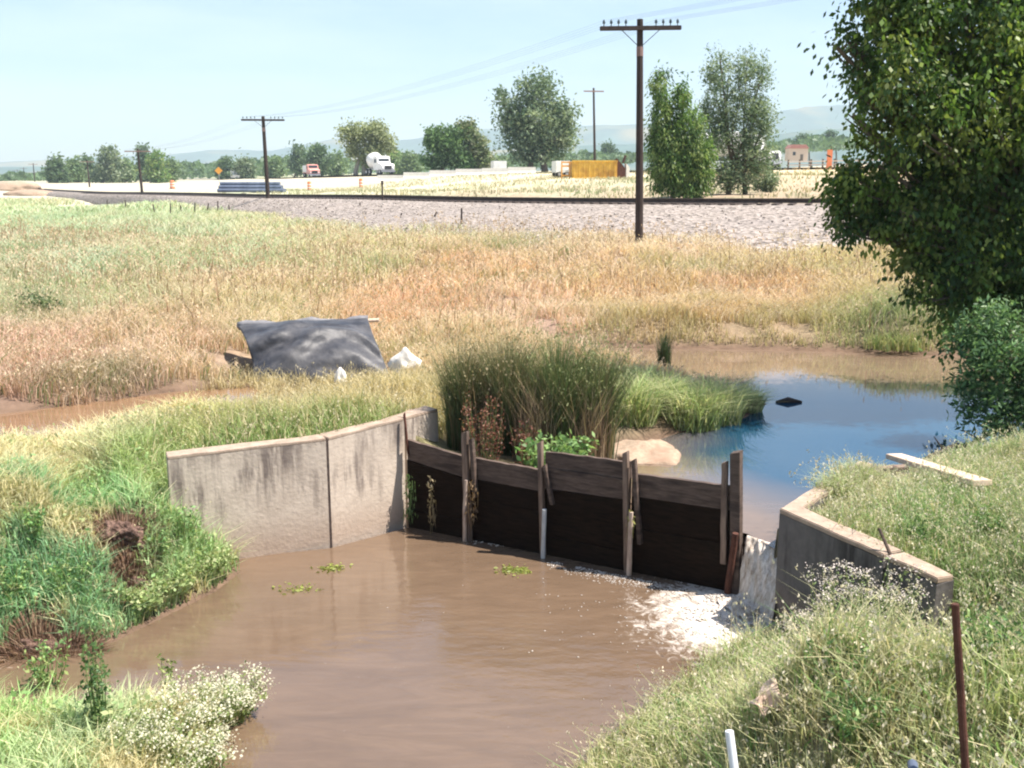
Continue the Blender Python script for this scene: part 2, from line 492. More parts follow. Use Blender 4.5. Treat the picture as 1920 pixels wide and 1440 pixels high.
M_SAND = noise_mat('pale_sand', (0.28, 0.205, 0.145), (0.42, 0.32, 0.235), 14, 0.95, 0.8, c3=(0.30, 0.20, 0.14), dist=0.01)

def ground_mat():
    m, nt, b = new_mat('ground')
    at = N(nt, 'ShaderNodeAttribute'); at.attribute_name = 'Col'
    tc = N(nt, 'ShaderNodeTexCoord')
    n = N(nt, 'ShaderNodeTexNoise', Scale=3.0, Detail=8.0, Roughness=0.7)
    nt.links.new(tc.outputs['Object'], n.inputs['Vector'])
    k = ramp(nt, n.outputs['Fac'], [(0.3, (0.55, 0.55, 0.55)), (0.7, (1.25, 1.25, 1.25))])
    nt.links.new(mixc(nt, 1.0, at.outputs['Color'], k, 'MULTIPLY'), b.inputs['Base Color'])
    b.inputs['Roughness'].default_value = 0.95; b.inputs['Specular IOR Level'].default_value = 0.1
    bp = N(nt, 'ShaderNodeBump', Strength=0.8, Distance=0.04)
    n2 = N(nt, 'ShaderNodeTexNoise', Scale=7.0, Detail=8.0)
    nt.links.new(tc.outputs['Object'], n2.inputs['Vector'])
    nt.links.new(n2.outputs['Fac'], bp.inputs['Height']); nt.links.new(bp.outputs[0], b.inputs['Normal'])
    return m
M_GROUND = ground_mat()

def ballast_mat():
    m, nt, b = new_mat('ballast')
    tc = N(nt, 'ShaderNodeTexCoord')
    v = N(nt, 'ShaderNodeTexVoronoi', Scale=7.0)
    nt.links.new(tc.outputs['Object'], v.inputs['Vector'])
    sep = N(nt, 'ShaderNodeSeparateColor'); nt.links.new(v.outputs['Color'], sep.inputs[0])
    c = ramp(nt, sep.outputs[0], [(0.0, (0.07, 0.058, 0.052)), (0.3, (0.20, 0.168, 0.138)), (0.6, (0.29, 0.245, 0.215)), (1.0, (0.39, 0.335, 0.30))])
    n = N(nt, 'ShaderNodeTexNoise', Scale=0.35, Detail=6.0)
    nt.links.new(tc.outputs['Object'], n.inputs['Vector'])
    f = ramp(nt, n.outputs['Fac'], [(0.52, g3(0)), (0.7, g3(0.55))])
    c = mixc(nt, f, c, (0.22, 0.19, 0.175))
    nt.links.new(c, b.inputs['Base Color']); b.inputs['Roughness'].default_value = 0.95
    bp = N(nt, 'ShaderNodeBump', Strength=1.0, Distance=0.06)
    nt.links.new(v.outputs['Distance'], bp.inputs['Height']); nt.links.new(bp.outputs[0], b.inputs['Normal'])
    return m
M_BALLAST = ballast_mat()

def asphalt_mat():
    return noise_mat('asphalt', (0.20, 0.20, 0.23), (0.28, 0.28, 0.31), 0.6, 0.85, 0.1)
M_ASPHALT = asphalt_mat()

def concrete_mat(name='stained_concrete', ca=(0.46, 0.385, 0.315), cb=(0.60, 0.515, 0.43), dark=(0.19, 0.155, 0.135)):
    m, nt, b = new_mat(name)
    tc = N(nt, 'ShaderNodeTexCoord')
    sx = N(nt, 'ShaderNodeSeparateXYZ'); nt.links.new(tc.outputs['Object'], sx.inputs[0])
    n1 = N(nt, 'ShaderNodeTexNoise', Scale=5.0, Detail=8.0, Roughness=0.7)
    nt.links.new(tc.outputs['Object'], n1.inputs['Vector'])
    c = mixc(nt, ramp(nt, n1.outputs['Fac'], [(0.3, g3(0)), (0.7, g3(1))]), ca, cb)
    mpv = N(nt, 'ShaderNodeMapping'); mpv.inputs['Scale'].default_value = (7, 7, 0.9)
    nt.links.new(tc.outputs['Object'], mpv.inputs['Vector'])
    n2 = N(nt, 'ShaderNodeTexNoise', Scale=1.6, Detail=6.0, Roughness=0.6)
    nt.links.new(mpv.outputs[0], n2.inputs['Vector'])
    # run-off streaks, strongest under the coping
    mr = N(nt, 'ShaderNodeMapRange'); mr.inputs[1].default_value = 0.25; mr.inputs[2].default_value = 1.25
    mr.inputs[3].default_value = -0.12; mr.inputs[4].default_value = 0.06
    nt.links.new(sx.outputs['Z'], mr.inputs[0])
    ad = N(nt, 'ShaderNodeMath', operation='ADD'); nt.links.new(n2.outputs['Fac'], ad.inputs[0]); nt.links.new(mr.outputs[0], ad.inputs[1])
    n4 = N(nt, 'ShaderNodeTexNoise', Scale=1.3, Detail=3.0)
    nt.links.new(tc.outputs['Object'], n4.inputs['Vector'])
    f = ramp(nt, ad.outputs[0], [(0.43, g3(0)), (0.60, g3(1))])
    f4 = ramp(nt, n4.outputs['Fac'], [(0.38, g3(0.12)), (0.56, g3(1))])
    fm = mixc(nt, 1.0, f, f4, 'MULTIPLY')
    c = mixc(nt, fm, c, dark)
    # tide mark just above the water
    mr2 = N(nt, 'ShaderNodeMapRange'); mr2.inputs[1].default_value = 0.02; mr2.inputs[2].default_value = 0.34
    mr2.inputs[3].default_value = 0.5; mr2.inputs[4].default_value = 0.0
    ad2 = N(nt, 'ShaderNodeMath', operation='ADD')
    ms = N(nt, 'ShaderNodeMath', operation='MULTIPLY'); ms.inputs[1].default_value = -0.25
    nt.links.new(n1.outputs['Fac'], ms.inputs[0])
    nt.links.new(sx.outputs['Z'], ad2.inputs[0]); nt.links.new(ms.outputs[0], ad2.inputs[1]); nt.links.new(ad2.outputs[0], mr2.inputs[0])
    c = mixc(nt, mr2.outputs[0], c, (0.34, 0.24, 0.18))
    nt.links.new(c, b.inputs['Base Color']); b.inputs['Roughness'].default_value = 0.9
    b.inputs['Specular IOR Level'].default_value = 0.2
    bp = N(nt, 'ShaderNodeBump', Strength=0.5, Distance=0.012)
    n3 = N(nt, 'ShaderNodeTexNoise', Scale=22.0, Detail=8.0)
    nt.links.new(tc.outputs['Object'], n3.inputs['Vector'])
    nt.links.new(n3.outputs['Fac'], bp.inputs['Height']); nt.links.new(bp.outputs[0], b.inputs['Normal'])
    return m
M_CONC = concrete_mat()
M_CONC_SHADE = concrete_mat('shade_dark_concrete', (0.10, 0.095, 0.095), (0.17, 0.155, 0.15), (0.05, 0.045, 0.045))  # same concrete with the abutment's shade put into its colour
M_CAP = noise_mat('sunbleached_concrete', (0.27, 0.20, 0.15), (0.42, 0.33, 0.26), 8, 0.9, 0.5)
M_SEAM = noise_mat('tar_joint', (0.02, 0.015, 0.013), (0.10, 0.07, 0.06), 14, 0.9, 0.2)

def water_mat(name, deep, foam=False, ripple=0.06, rough=0.03, sky_patch=None):
    m, nt, b = new_mat(name)
    tc = N(nt, 'ShaderNodeTexCoord')
    n = N(nt, 'ShaderNodeTexNoise', Scale=0.5, Detail=4.0)
    nt.links.new(tc.outputs['Object'], n.inputs['Vector'])
    c = mixc(nt, ramp(nt, n.outputs['Fac'], [(0.35, g3(0)), (0.65, g3(1))]), deep, tuple(v * 1.16 for v in deep))
    mpf = N(nt, 'ShaderNodeMapping'); mpf.inputs['Rotation'].default_value = (0, 0, R(-35)); mpf.inputs['Scale'].default_value = (0.5, 2.2, 1)
    nt.links.new(tc.outputs['Object'], mpf.inputs['Vector'])
    nf = N(nt, 'ShaderNodeTexNoise', Scale=1.6, Detail=8.0, Roughness=0.65, Distortion=1.8); nt.links.new(mpf.outputs[0], nf.inputs['Vector'])
    c = mixc(nt, 1.0, c, ramp(nt, nf.outputs['Fac'], [(0.3, g3(0.88)), (0.5, g3(1.0)), (0.7, g3(1.16))]), 'MULTIPLY')
    b.inputs['Roughness'].default_value = rough
    b.inputs['IOR'].default_value = 1.5
    if sky_patch:   # silted near the gate; mid-pool blue paints in sky reflection and tree shade
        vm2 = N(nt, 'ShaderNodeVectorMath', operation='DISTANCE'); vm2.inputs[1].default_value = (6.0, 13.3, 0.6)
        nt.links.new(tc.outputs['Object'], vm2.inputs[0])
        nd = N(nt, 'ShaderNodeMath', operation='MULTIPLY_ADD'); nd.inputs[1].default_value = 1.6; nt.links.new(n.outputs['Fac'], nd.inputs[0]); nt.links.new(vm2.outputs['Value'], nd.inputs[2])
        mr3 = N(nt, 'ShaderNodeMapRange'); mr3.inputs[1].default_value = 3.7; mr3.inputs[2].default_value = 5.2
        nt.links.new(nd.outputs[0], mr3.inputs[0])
        c = mixc(nt, mr3.outputs[0], sky_patch, c)
    b.inputs['Specular IOR Level'].default_value = 0.9
    mpr = N(nt, 'ShaderNodeMapping'); mpr.inputs['Rotation'].default_value = (0, 0, R(28)); mpr.inputs['Scale'].default_value = (0.8, 1.6, 1)
    nt.links.new(tc.outputs['Object'], mpr.inputs['Vector'])
    r1 = N(nt, 'ShaderNodeTexNoise', Scale=5.0, Detail=4.0, Roughness=0.55)
    nt.links.new(mpr.outputs[0], r1.inputs['Vector'])
    r2 = N(nt, 'ShaderNodeTexNoise', Scale=1.1, Detail=2.0)
    nt.links.new(mpr.outputs[0], r2.inputs['Vector'])
    bp = N(nt, 'ShaderNodeBump', Distance=0.03)
    bp.inputs['Strength'].default_value = ripple
    if foam:
        # distance from the foot of the cascade
        vm = N(nt, 'ShaderNodeVectorMath', operation='DISTANCE'); vm.inputs[1].default_value = (2.3, 9.1, 0.0)
        nt.links.new(tc.outputs['Object'], vm.inputs[0])
        mr = N(nt, 'ShaderNodeMapRange'); mr.inputs[1].default_value = 0.15; mr.inputs[2].default_value = 1.5
        mr.inputs[3].default_value = 0.40; mr.inputs[4].default_value = -0.16
        nt.links.new(vm.outputs['Value'], mr.inputs[0])
        fn = N(nt, 'ShaderNodeTexNoise', Scale=6.5, Detail=9.0, Roughness=0.72, Distortion=1.4)
        nt.links.new(tc.outputs['Object'], fn.inputs['Vector'])
        ad = N(nt, 'ShaderNodeMath', operation='ADD'); nt.links.new(fn.outputs['Fac'], ad.inputs[0]); nt.links.new(mr.outputs[0], ad.inputs[1])
        ff = ramp(nt, ad.outputs[0], [(0.50, g3(0)), (0.74, g3(1))])
        c = mixc(nt, ff, c, (0.62, 0.56, 0.50))
        rr = N(nt, 'ShaderNodeMapRange'); rr.inputs[3].default_value = rough; rr.inputs[4].default_value = 0.7
        nt.links.new(ff, rr.inputs[0]); nt.links.new(rr.outputs[0], b.inputs['Roughness'])
        rs = N(nt, 'ShaderNodeMapRange'); rs.inputs[1].default_value = 0.5; rs.inputs[2].default_value = 4.5
        rs.inputs[3].default_value = 0.6; rs.inputs[4].default_value = ripple
        nt.links.new(vm.outputs['Value'], rs.inputs[0]); nt.links.new(rs.outputs[0], bp.inputs['Strength'])
    sm = N(nt, 'ShaderNodeMath', operation='MULTIPLY_ADD'); sm.inputs[1].default_value = 2.0
    nt.links.new(r2.outputs['Fac'], sm.inputs[0]); nt.links.new(r1.outputs['Fac'], sm.inputs[2])
    nt.links.new(sm.outputs[0], bp.inputs['Height']); nt.links.new(bp.outputs[0], b.inputs['Normal'])
    nt.links.new(c, b.inputs['Base Color'])
    return m
M_WATER_LOW = water_mat('muddy_water', (0.128, 0.086, 0.057), True, 0.10)
M_WATER_UP = water_mat('pool_water', (0.165, 0.115, 0.080), False, 0.022, 0.01, sky_patch=(0.008, 0.046, 0.090))
M_WATER_DITCH = water_mat('ditch_mud_water', (0.20, 0.12, 0.07), False, 0.03, 0.03)

# ------------------------------------------------------------------ colours of the ground cover by place
GC = [  # photo position, grass colour (albedo), how green 0..1
    ((60, 420), (0.36, 0.44, 0.25)), ((300, 430), (0.38, 0.44, 0.26)), ((560, 430), (0.45, 0.44, 0.25)), ((800, 440), (0.52, 0.47, 0.28)), ((1050, 470), (0.60, 0.47, 0.32)),
    ((1350, 480), (0.66, 0.50, 0.35)), ((1550, 490), (0.50, 0.43, 0.22)), ((100, 500), (0.37, 0.43, 0.27)), ((400, 490), (0.41, 0.46, 0.27)), ((650, 490), (0.50, 0.46, 0.26)),
    ((900, 520), (0.60, 0.38, 0.21)), ((1200, 540), (0.60, 0.43, 0.25)), ((1450, 560), (0.53, 0.38, 0.22)), ((1620, 560), (0.42, 0.38, 0.17)), ((1720, 600), (0.20, 0.26, 0.08)),
    ((60, 590), (0.36, 0.37, 0.21)), ((250, 560), (0.46, 0.44, 0.25)), ((500, 560), (0.52, 0.44, 0.25)), ((780, 580), (0.60, 0.37, 0.21)), ((1000, 600), (0.62, 0.44, 0.31)),
    ((1300, 610), (0.55, 0.40, 0.22)), ((60, 670), (0.48, 0.33, 0.23)), ((280, 650), (0.52, 0.38, 0.24)), ((150, 720), (0.38, 0.25, 0.19)), ((820, 650), (0.60, 0.45, 0.28)),
    ((500, 770), (0.46, 0.42, 0.22)), ((700, 750), (0.44, 0.40, 0.19)), ((400, 800), (0.34, 0.36, 0.14)), ((200, 830), (0.46, 0.44, 0.26)), ((60, 870), (0.52, 0.42, 0.25)),
    ((60, 960), (0.10, 0.24, 0.09)), ((200, 960), (0.14, 0.27, 0.09)), ((280, 900), (0.30, 0.36, 0.14)), ((120, 1080), (0.13, 0.26, 0.11)), ((330, 1060), (0.20, 0.30, 0.11)),
    ((60, 1340), (0.20, 0.36, 0.09)), ((200, 1420), (0.26, 0.32, 0.15)), ((380, 1400), (0.30, 0.34, 0.16)), ((1600, 910), (0.42, 0.42, 0.26)), ((1750, 1000), (0.20, 0.30, 0.11)),
    ((1880, 900), (0.30, 0.36, 0.18)), ((1850, 1050), (0.26, 0.31, 0.15)), ((1600, 1250), (0.29, 0.36, 0.18)), ((1350, 1300), (0.32, 0.38, 0.17)), ((1500, 1380), (0.31, 0.37, 0.18)),
    ((1850, 1300), (0.24, 0.36, 0.13)), ((1250, 1420), (0.32, 0.38, 0.17)), ((1650, 1150), (0.34, 0.36, 0.17))]
GPTS = [RG(*p) for p, c in GC]
GU, GV = _uv(np.array([p.x for p in GPTS]), np.array([p.y for p in GPTS]))
GCOL = [(lambda a, k: a * (1 + 0.15 * k) + np.array((0.055, 0.05, 0.09)) * k)(np.array(c), 1.0 if p[1] < 720 else 0.3) for p, c in GC]

def grass_col(x, y, jit=0.25):
    c = shep(x, y, GU, GV, GCOL, 5)
    n = vnoise(x, y, scale=2.2, s=21)[..., None]
    dry = np.array((0.62, 0.44, 0.28)); grn = np.array((0.22, 0.33, 0.12))
    k = np.clip((n - 0.5) * 1.7, -0.4, 0.28)
    c = np.where(k > 0, c * (1 - k) + dry * k, c * (1 + k * 0.8) - grn * k * 0.8)
    return c * (1 + jit * (RNG.random(np.shape(x))[..., None] - 0.5) * 2)

# ------------------------------------------------------------------ ground sheet
def axis(lo, hi, fine_lo, fine_hi, step, grow=1.10):
    a = list(np.arange(fine_lo, fine_hi, step))
    s = step; v = a[-1]
    while v < hi: s *= grow; v += s; a.append(v)
    s = step; v = a[0]; pre = []
    while v > lo: s *= grow; v -= s; pre.append(v)
    return np.array(pre[::-1] + a)
gx = axis(-4500, 4500, -8.5, 8.5, 0.075, 1.06)
gy = axis(-300, 4800, 3.2, 22.5, 0.075, 1.035)
GX, GY = np.meshgrid(gx, gy)
GZ = H(GX.ravel(), GY.ravel())
nx, ny = len(gx), len(gy)
V = np.stack([GX.ravel(), GY.ravel(), GZ], 1)
ii = (np.arange(ny - 1)[:, None] * nx + np.arange(nx - 1)[None, :]).ravel()
F = np.stack([ii, ii + 1, ii + nx + 1, ii + nx], 1)
gc = grass_col(V[:, 0], V[:, 1], 0.0)
soil = np.array((0.27, 0.175, 0.12))
kk = np.clip(vnoise(V[:, 0], V[:, 1], scale=1.1, s=31) * 1.1, 0, 1)[:, None]
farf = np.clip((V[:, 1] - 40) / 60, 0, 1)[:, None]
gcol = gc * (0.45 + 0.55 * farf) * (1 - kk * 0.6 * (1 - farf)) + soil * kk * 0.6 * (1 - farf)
# bare wet mud by the water
for poly, wl in ((LOWER, 0.0), (UPPER, 0.6), (DITCH, DW)):
    band = np.clip((wl + 0.22 - V[:, 2]) / 0.2, 0, 1) * (polydist(V[:, 0], V[:, 1], poly + [poly[0]]) < 1.0)
    gcol = gcol * (1 - band[:, None]) + np.array((0.15, 0.10, 0.07)) * band[:, None]
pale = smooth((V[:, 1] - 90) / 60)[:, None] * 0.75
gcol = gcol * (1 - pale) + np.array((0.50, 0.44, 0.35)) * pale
fields = smooth((V[:, 1] - 260) / 200)[:, None]
gcol = gcol * (1 - fields * 0.6) + np.array((0.22, 0.26, 0.13)) * fields * 0.6
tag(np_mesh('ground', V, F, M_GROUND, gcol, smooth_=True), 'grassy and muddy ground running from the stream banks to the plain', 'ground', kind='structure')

# ------------------------------------------------------------------ water
def outset(poly, o):
    n = len(poly); area = sum(poly[i][0] * poly[(i + 1) % n][1] - poly[(i + 1) % n][0] * poly[i][1] for i in range(n))
    sg = 1 if area > 0 else -1
    out = []
    for i in range(n):
        a, b, c = Vector(poly[i - 1]), Vector(poly[i]), Vector(poly[(i + 1) % n])
        t = ((b - a).normalized() + (c - b).normalized()).normalized()
        oo = o[i] if hasattr(o, '__len__') else o
        out.append((b.x + t.y * sg * oo, b.y - t.x * sg * oo))
    return out

def sheet(name, poly, z, mat):
    bm = bmesh.new()
    vs = [bm.verts.new((x, y, z)) for x, y in poly]
    f = bm.faces.new(vs)
    bmesh.ops.recalc_face_normals(bm, faces=[f])
    if f.normal.z < 0: f.normal_flip()
    bmesh.ops.triangulate(bm, faces=[f])
    me = bpy.data.meshes.new(name); bm.to_mesh(me); bm.free(); me.materials.append(mat)
    o = bpy.data.objects.new(name, me); COL.objects.link(o)
    return o
nl = len(LOWER)
tag(sheet('stream_water', outset(LOWER, [0.0 if i in (1, 2, 3) else (0.02 if i in (4, 5) else 0.15) for i in range(nl)]), 0.0, M_WATER_LOW),
    'muddy brown water of the lower pool with foam below the gate', 'water', kind='structure')
nu = len(UPPER)
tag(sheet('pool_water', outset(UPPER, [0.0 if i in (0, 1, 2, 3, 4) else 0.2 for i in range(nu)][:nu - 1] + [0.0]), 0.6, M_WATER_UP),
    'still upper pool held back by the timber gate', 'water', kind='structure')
tag(sheet('ditch_water', outset(DITCH, 0.15), DW, M_WATER_DITCH), 'narrow brown ditch water behind the grassy strip', 'water', kind='structure')

# ------------------------------------------------------------------ hills
def hill(name, pts, dist, depth, label, seed, c1=(0.045, 0.075, 0.06), base=-20):
    "ridge: silhouette (photo x, photo y) at a distance, falling away towards and away from the viewer"
    xs = np.linspace(pts[0][0], pts[-1][0], 260)
    ys = np.interp(xs, [p[0] for p in pts], [p[1] for p in pts])
    X = (xs - 960) / FPX * dist
    Zt = EYE + (330 - ys) / FPX * dist
    prof = [(-1.0, 0.0), (-0.8, 0.18), (-0.6, 0.40), (-0.4, 0.62), (-0.2, 0.84), (0, 1.0), (0.4, 0.7), (1.0, 0.0)]
    V = []
    for (o, k) in prof:
        ridge = 1 + (vnoise(X, X * 0 + o * depth, scale=dist * 0.05, s=seed) - 0.5) * (0.35 if k not in (0, 1.0) else 0.0)
        small = (vnoise(X, X * 0 + o, scale=dist * 0.006, s=seed + 3) - 0.5) * dist * 0.0016
        V.append(np.stack([X, X * 0 + dist + o * depth, base + (Zt - base) * k * ridge + small], 1))
    n = len(xs); V = np.concatenate(V)
    ii = (np.arange(len(prof) - 1)[:, None] * n + np.arange(n - 1)[None, :]).ravel()
    m = noise_mat(name + '_scrub', c1, tuple(v * 2.2 for v in c1), 0.012, 0.95, 0.0, c3=(0.22, 0.19, 0.10))
    o = np_mesh(name, V, np.stack([ii, ii + 1, ii + n + 1, ii + n], 1), m, smooth_=True)
    tag(o, label, 'hills', kind='structure')
hill('hills', [(-900, 300), (-300, 306), (0, 306), (120, 300), (330, 292), (420, 283), (520, 285), (640, 262), (760, 266), (900, 248), (980, 240), (1100, 240), (1180, 238), (1300, 230), (1400, 222),
               (1500, 206), (1600, 203), (1720, 206), (1900, 214), (2300, 225), (2900, 250)], 3600, 700, 'hazy blue ridge along the far horizon', 71)
hill('foothills', [(-900, 312), (0, 314), (200, 311), (400, 308), (600, 300), (800, 292), (1000, 280), (1200, 272), (1400, 262), (1500, 248), (1600, 244), (1800, 246), (2300, 262), (2900, 290)],
     2300, 400, 'lower wooded foothills in front of the far ridge', 77, (0.035, 0.065, 0.05))

# ------------------------------------------------------------------ haze
bm = bmesh.new()
bmesh.ops.create_cube(bm, size=1.0)
for v in bm.verts:
    v.co = Vector((v.co.x * 9400, 2150 + v.co.y * 5400, -25 if v.co.z < 0 else 330))
mh = bpy.data.materials.new('haze_air'); mh.use_nodes = True
mh.node_tree.nodes.clear()
mo = mh.node_tree.nodes.new('ShaderNodeOutputMaterial'); pv = mh.node_tree.nodes.new('ShaderNodeVolumePrincipled')
pv.inputs['Color'].default_value = (0.76, 0.92, 1.0, 1); pv.inputs['Density'].default_value = 0.00030; pv.inputs['Anisotropy'].default_value = 0.0
pv.inputs['Density'].default_value = 0.00027
mh.node_tree.links.new(pv.outputs[0], mo.inputs['Volume'])
me = bpy.data.meshes.new('haze'); bm.to_mesh(me); bm.free(); me.materials.append(mh)
ho = bpy.data.objects.new('haze', me); COL.objects.link(ho)
tag(ho, 'pale blue summer haze that fades the far hills', 'haze', kind='stuff')

# ------------------------------------------------------------------ blades of grass and leaves
def frustum(x, y, z, m=260):
    px, py = project(x, y, z)
    return (px > -m) & (px < 1920 + m) & (py < 1440 + m) & (y > 1.5)

def blades(X, Y, Z, h, w, col, lean=0.35, curl=0.5, seed=0, tipcol=None):
    "one bent tapering blade per point, 5 vertices"
    n = len(X); r = np.random.default_rng(seed)
    a = r.random(n) * 2 * np.pi; l = lean * r.random(n) ** 0.7
    dx, dy = np.cos(a) * l, np.sin(a) * l
    b = r.random(n) * np.pi
    wx, wy = np.cos(b) * w / 2, np.sin(b) * w / 2
    B = np.stack([X, Y, Z], 1)
    mid = B + np.stack([dx * h * 0.35, dy * h * 0.35, h * 0.55], 1)
    tip = B + np.stack([dx * h * (1 + curl), dy * h * (1 + curl), h * (1 - 0.35 * l)], 1)
    S = np.stack([wx, wy, wx * 0], 1)
    V = np.stack([B - S, B + S, mid + S * 0.8, mid - S * 0.8, tip], 1).reshape(-1, 3)
    k = np.arange(n)[:, None] * 5
    Ft = np.concatenate([k + [0, 1, 2], k + [0, 2, 3], k + [3, 2, 4]], 1).reshape(-1, 3)
    C = np.repeat(col[:, None, :], 5, 1).copy()
    if tipcol is not None:
        C[:, 4] = tipcol; C[:, 2:4] = (C[:, 2:4] + tipcol[:, None]) / 2
    return V, Ft, C.reshape(-1, 3), tip

def leafquads(pos, size, col, seed=0, dirs=None, asp=0.45, flat=0.0, tri=True):
    n = len(pos); r = np.random.default_rng(seed)
    d = r.normal(size=(n, 3)) if dirs is None else dirs + r.normal(size=(n, 3)) * 0.45
    d[:, 2] *= (1 - flat)
    d /= np.linalg.norm(d, axis=1)[:, None] + 1e-9
    q = r.normal(size=(n, 3)); s = np.cross(d, q); s /= np.linalg.norm(s, axis=1)[:, None] + 1e-9
    L = size[:, None]
    V = np.stack([pos - d * L / 2, pos + s * L * asp / 2, pos + d * L / 2, pos - s * L * asp / 2], 1).reshape(-1, 3)
    k = np.arange(n)[:, None] * 4
    return V, np.concatenate([k + [0, 1, 2], k + [0, 2, 3]], 1).reshape(-1, 3), np.repeat(col, 4, 0)

class Cloud:
    def __init__(s): s.V, s.F, s.C, s.n = [], [], [], 0
    def add(s, V, F, C):
        s.V.append(V); s.F.append(F + s.n); s.C.append(C); s.n += len(V)
    def build(s, name, mat, parent=None, origin=None):
        V = np.concatenate(s.V)
        if origin is not None: V = V - np.array(origin)
        o = np_mesh(name, V, np.concatenate(s.F), mat, np.clip(np.concatenate(s.C), 0.005, 0.95), parent)
        if origin is not None and parent is None: o.location = origin
        return o

def scatter(x0, x1, y0, y1, n, seed, reject=None, z_over=0.03):
    r = np.random.default_rng(seed)
    x = r.uniform(x0, x1, n); y = r.uniform(y0, y1, n)
    z = H(x, y)
    k = frustum(x, y, z)
    k &= ~(inpoly(x, y, LOWER) | inpoly(x, y, UPPER) | inpoly(x, y, DITCH))
    if reject is not None: k &= ~reject(x, y, z)
    return x[k], y[k], z[k]

TARP = None
def in_walls(x, y, z=None):
    d = polydist(x, y, WALL_LINE) < 0.17
    d |= polydist(x, y, WALL_BACK) < 0.16
    d |= polydist(x, y, [GATE_A, GATE_B]) < 0.22
    d |= polydist(x, y, [AB_E, AB_C]) < 0.17
    d |= polydist(x, y, AB_SIDE) < 0.17
    return d

def seedheads(tips, frac, size, col, seed, drop=0.0):
    r = np.random.default_rng(seed)
    k = r.random(len(tips)) < frac
    p = tips[k]; n = len(p)
    reps = 3
    P_ = np.repeat(p, reps, 0) + r.normal(size=(n * reps, 3)) * np.array((0.35, 0.35, 0.6)) * size
    c = np.array(col) * (0.8 + 0.4 * r.random((n * reps, 1)))
    return leafquads(P_, size * (0.6 + 0.8 * r.random(n * reps)), c, seed + 1, dirs=np.tile((0, 0, 1.0), (n * reps, 1)), asp=0.5)

# --- the field
def field():
    cl = Cloud()
    for (x0, x1, y0, y1, n, hh, ww, sd) in ((-12, 13, 14.5, 24, 105000, 0.42, 0.017, 1), (-20, 20, 24, 38, 90000, 0.46, 0.028, 2),
                                            (-45, 22, 38, 75, 90000, 0.46, 0.05, 3), (-85, -10, 75, 140, 40000, 0.5, 0.12, 4)):
        def rej(x, y, z):
            d = polydist(x, y, [p[:2] for p in TRACK])
            isl = (y < 20.6 + 0.08 * x) & (x > -5.0) & (x < 13)
            island = inpoly(x, y, [(-5.2, 16.2), (-1.8, 18.6), (1.2, 20.4), (1.2, 14), (-8, 12)])
            gap = vnoise(x, y, scale=0.8, s=61) < 0.32
            east = y > 46 - 0.5 * (x - 14)
            far = (d < 4.4) | (east & (x > -60) & (d < 60) & (polyside(x, y)))
            bal = d < ballast_w(x) * (0.55 + 0.5 * vnoise(x, y, scale=2.5, s=63))
            return far | bal | gap | (island) | inpoly(x, y, [(-5.2, 17.0), (-1.7, 17.2), (-1.7, 18.3), (-5.2, 18.3)])
        x, y, z = scatter(x0, x1, y0, y1, n, 100 + sd, rej)
        k = (z > 0.66)
        x, y, z = x[k], y[k], z[k]
        r = np.random.default_rng(sd)
        m = len(x)
        patch = 0.6 + 0.8 * vnoise(x, y, scale=1.8, s=64)
        col = grass_col(x, y, 0.22)
        red = smooth((vnoise(x * 0.6, y, scale=1.6, s=66) - 0.56) / 0.12)[:, None] * 0.3 * (y < 30)[:, None]
        col = col * (1 - red) + np.array((0.50, 0.31, 0.19)) * red
        grn_ = smooth((vnoise(x * 0.6, y, scale=1.9, s=67) - 0.58) / 0.1)[:, None] * 0.45
        col = col * (1 - grn_) + np.array((0.34, 0.38, 0.19)) * grn_
        pick = r.random(m)
        col = np.where((pick < 0.12)[:, None], np.array((0.66, 0.55, 0.40)), col)
        col = np.where(((pick > 0.9) & (x < 2))[:, None], np.array((0.26, 0.36, 0.15)), col)
        edge = np.clip((1.0 - z) / 0.35, 0, 1) * (y < 24)
        hgt = hh * (0.55 + 0.75 * r.random(m)) * patch * (1 - 0.5 * edge)
        V, F, C, tip = blades(x, y, z - 0.02, hgt, ww * (0.7 + 0.6 * r.random(m)), col, 0.5, 0.4, sd, tipcol=np.clip(col * 1.12 + 0.03, 0, 0.8))
        cl.add(V, F, C)
        if sd < 3:
            cl.add(*seedheads(tip, 0.16, ww * 2.6, (0.66, 0.53, 0.38), sd + 50))
    # old stalks standing above the grass
    x, y, z = scatter(-24, 14, 17, 42, 9000, 191, rej)
    k = (z > 0.9) & (vnoise(x, y, scale=2.5, s=192) > 0.5); x, y, z = x[k], y[k], z[k]
    r = np.random.default_rng(193); m = len(x)
    col = np.array([(0.30, 0.18, 0.12), (0.62, 0.50, 0.36), (0.44, 0.30, 0.19)])[r.integers(0, 3, m)]
    V, F, C, tip = blades(x, y, z, 0.5 + 0.5 * r.random(m), 0.022, col, 0.4, 0.3, 194)
    cl.add(V, F, C); cl.add(*seedheads(tip, 0.8, 0.07, (0.55, 0.40, 0.27), 195))
    tag(cl.build('field_grass', M_GRASS), 'tall half dry meadow grass between the ditch and the railway', 'grass', kind='stuff')

def ballast_w(x):
    return np.interp(x, [-60, -25, -12, 0, 8, 30], [3.0, 3.6, 6.2, 13.0, 17.0, 16.0])

def polyside(x, y):
    "true on the far side of the track"
    tx = np.array([p[0] for p in TRACK][::-1]); ty = np.array([p[1] for p in TRACK][::-1])
    return y > np.interp(x, tx, ty)
field()

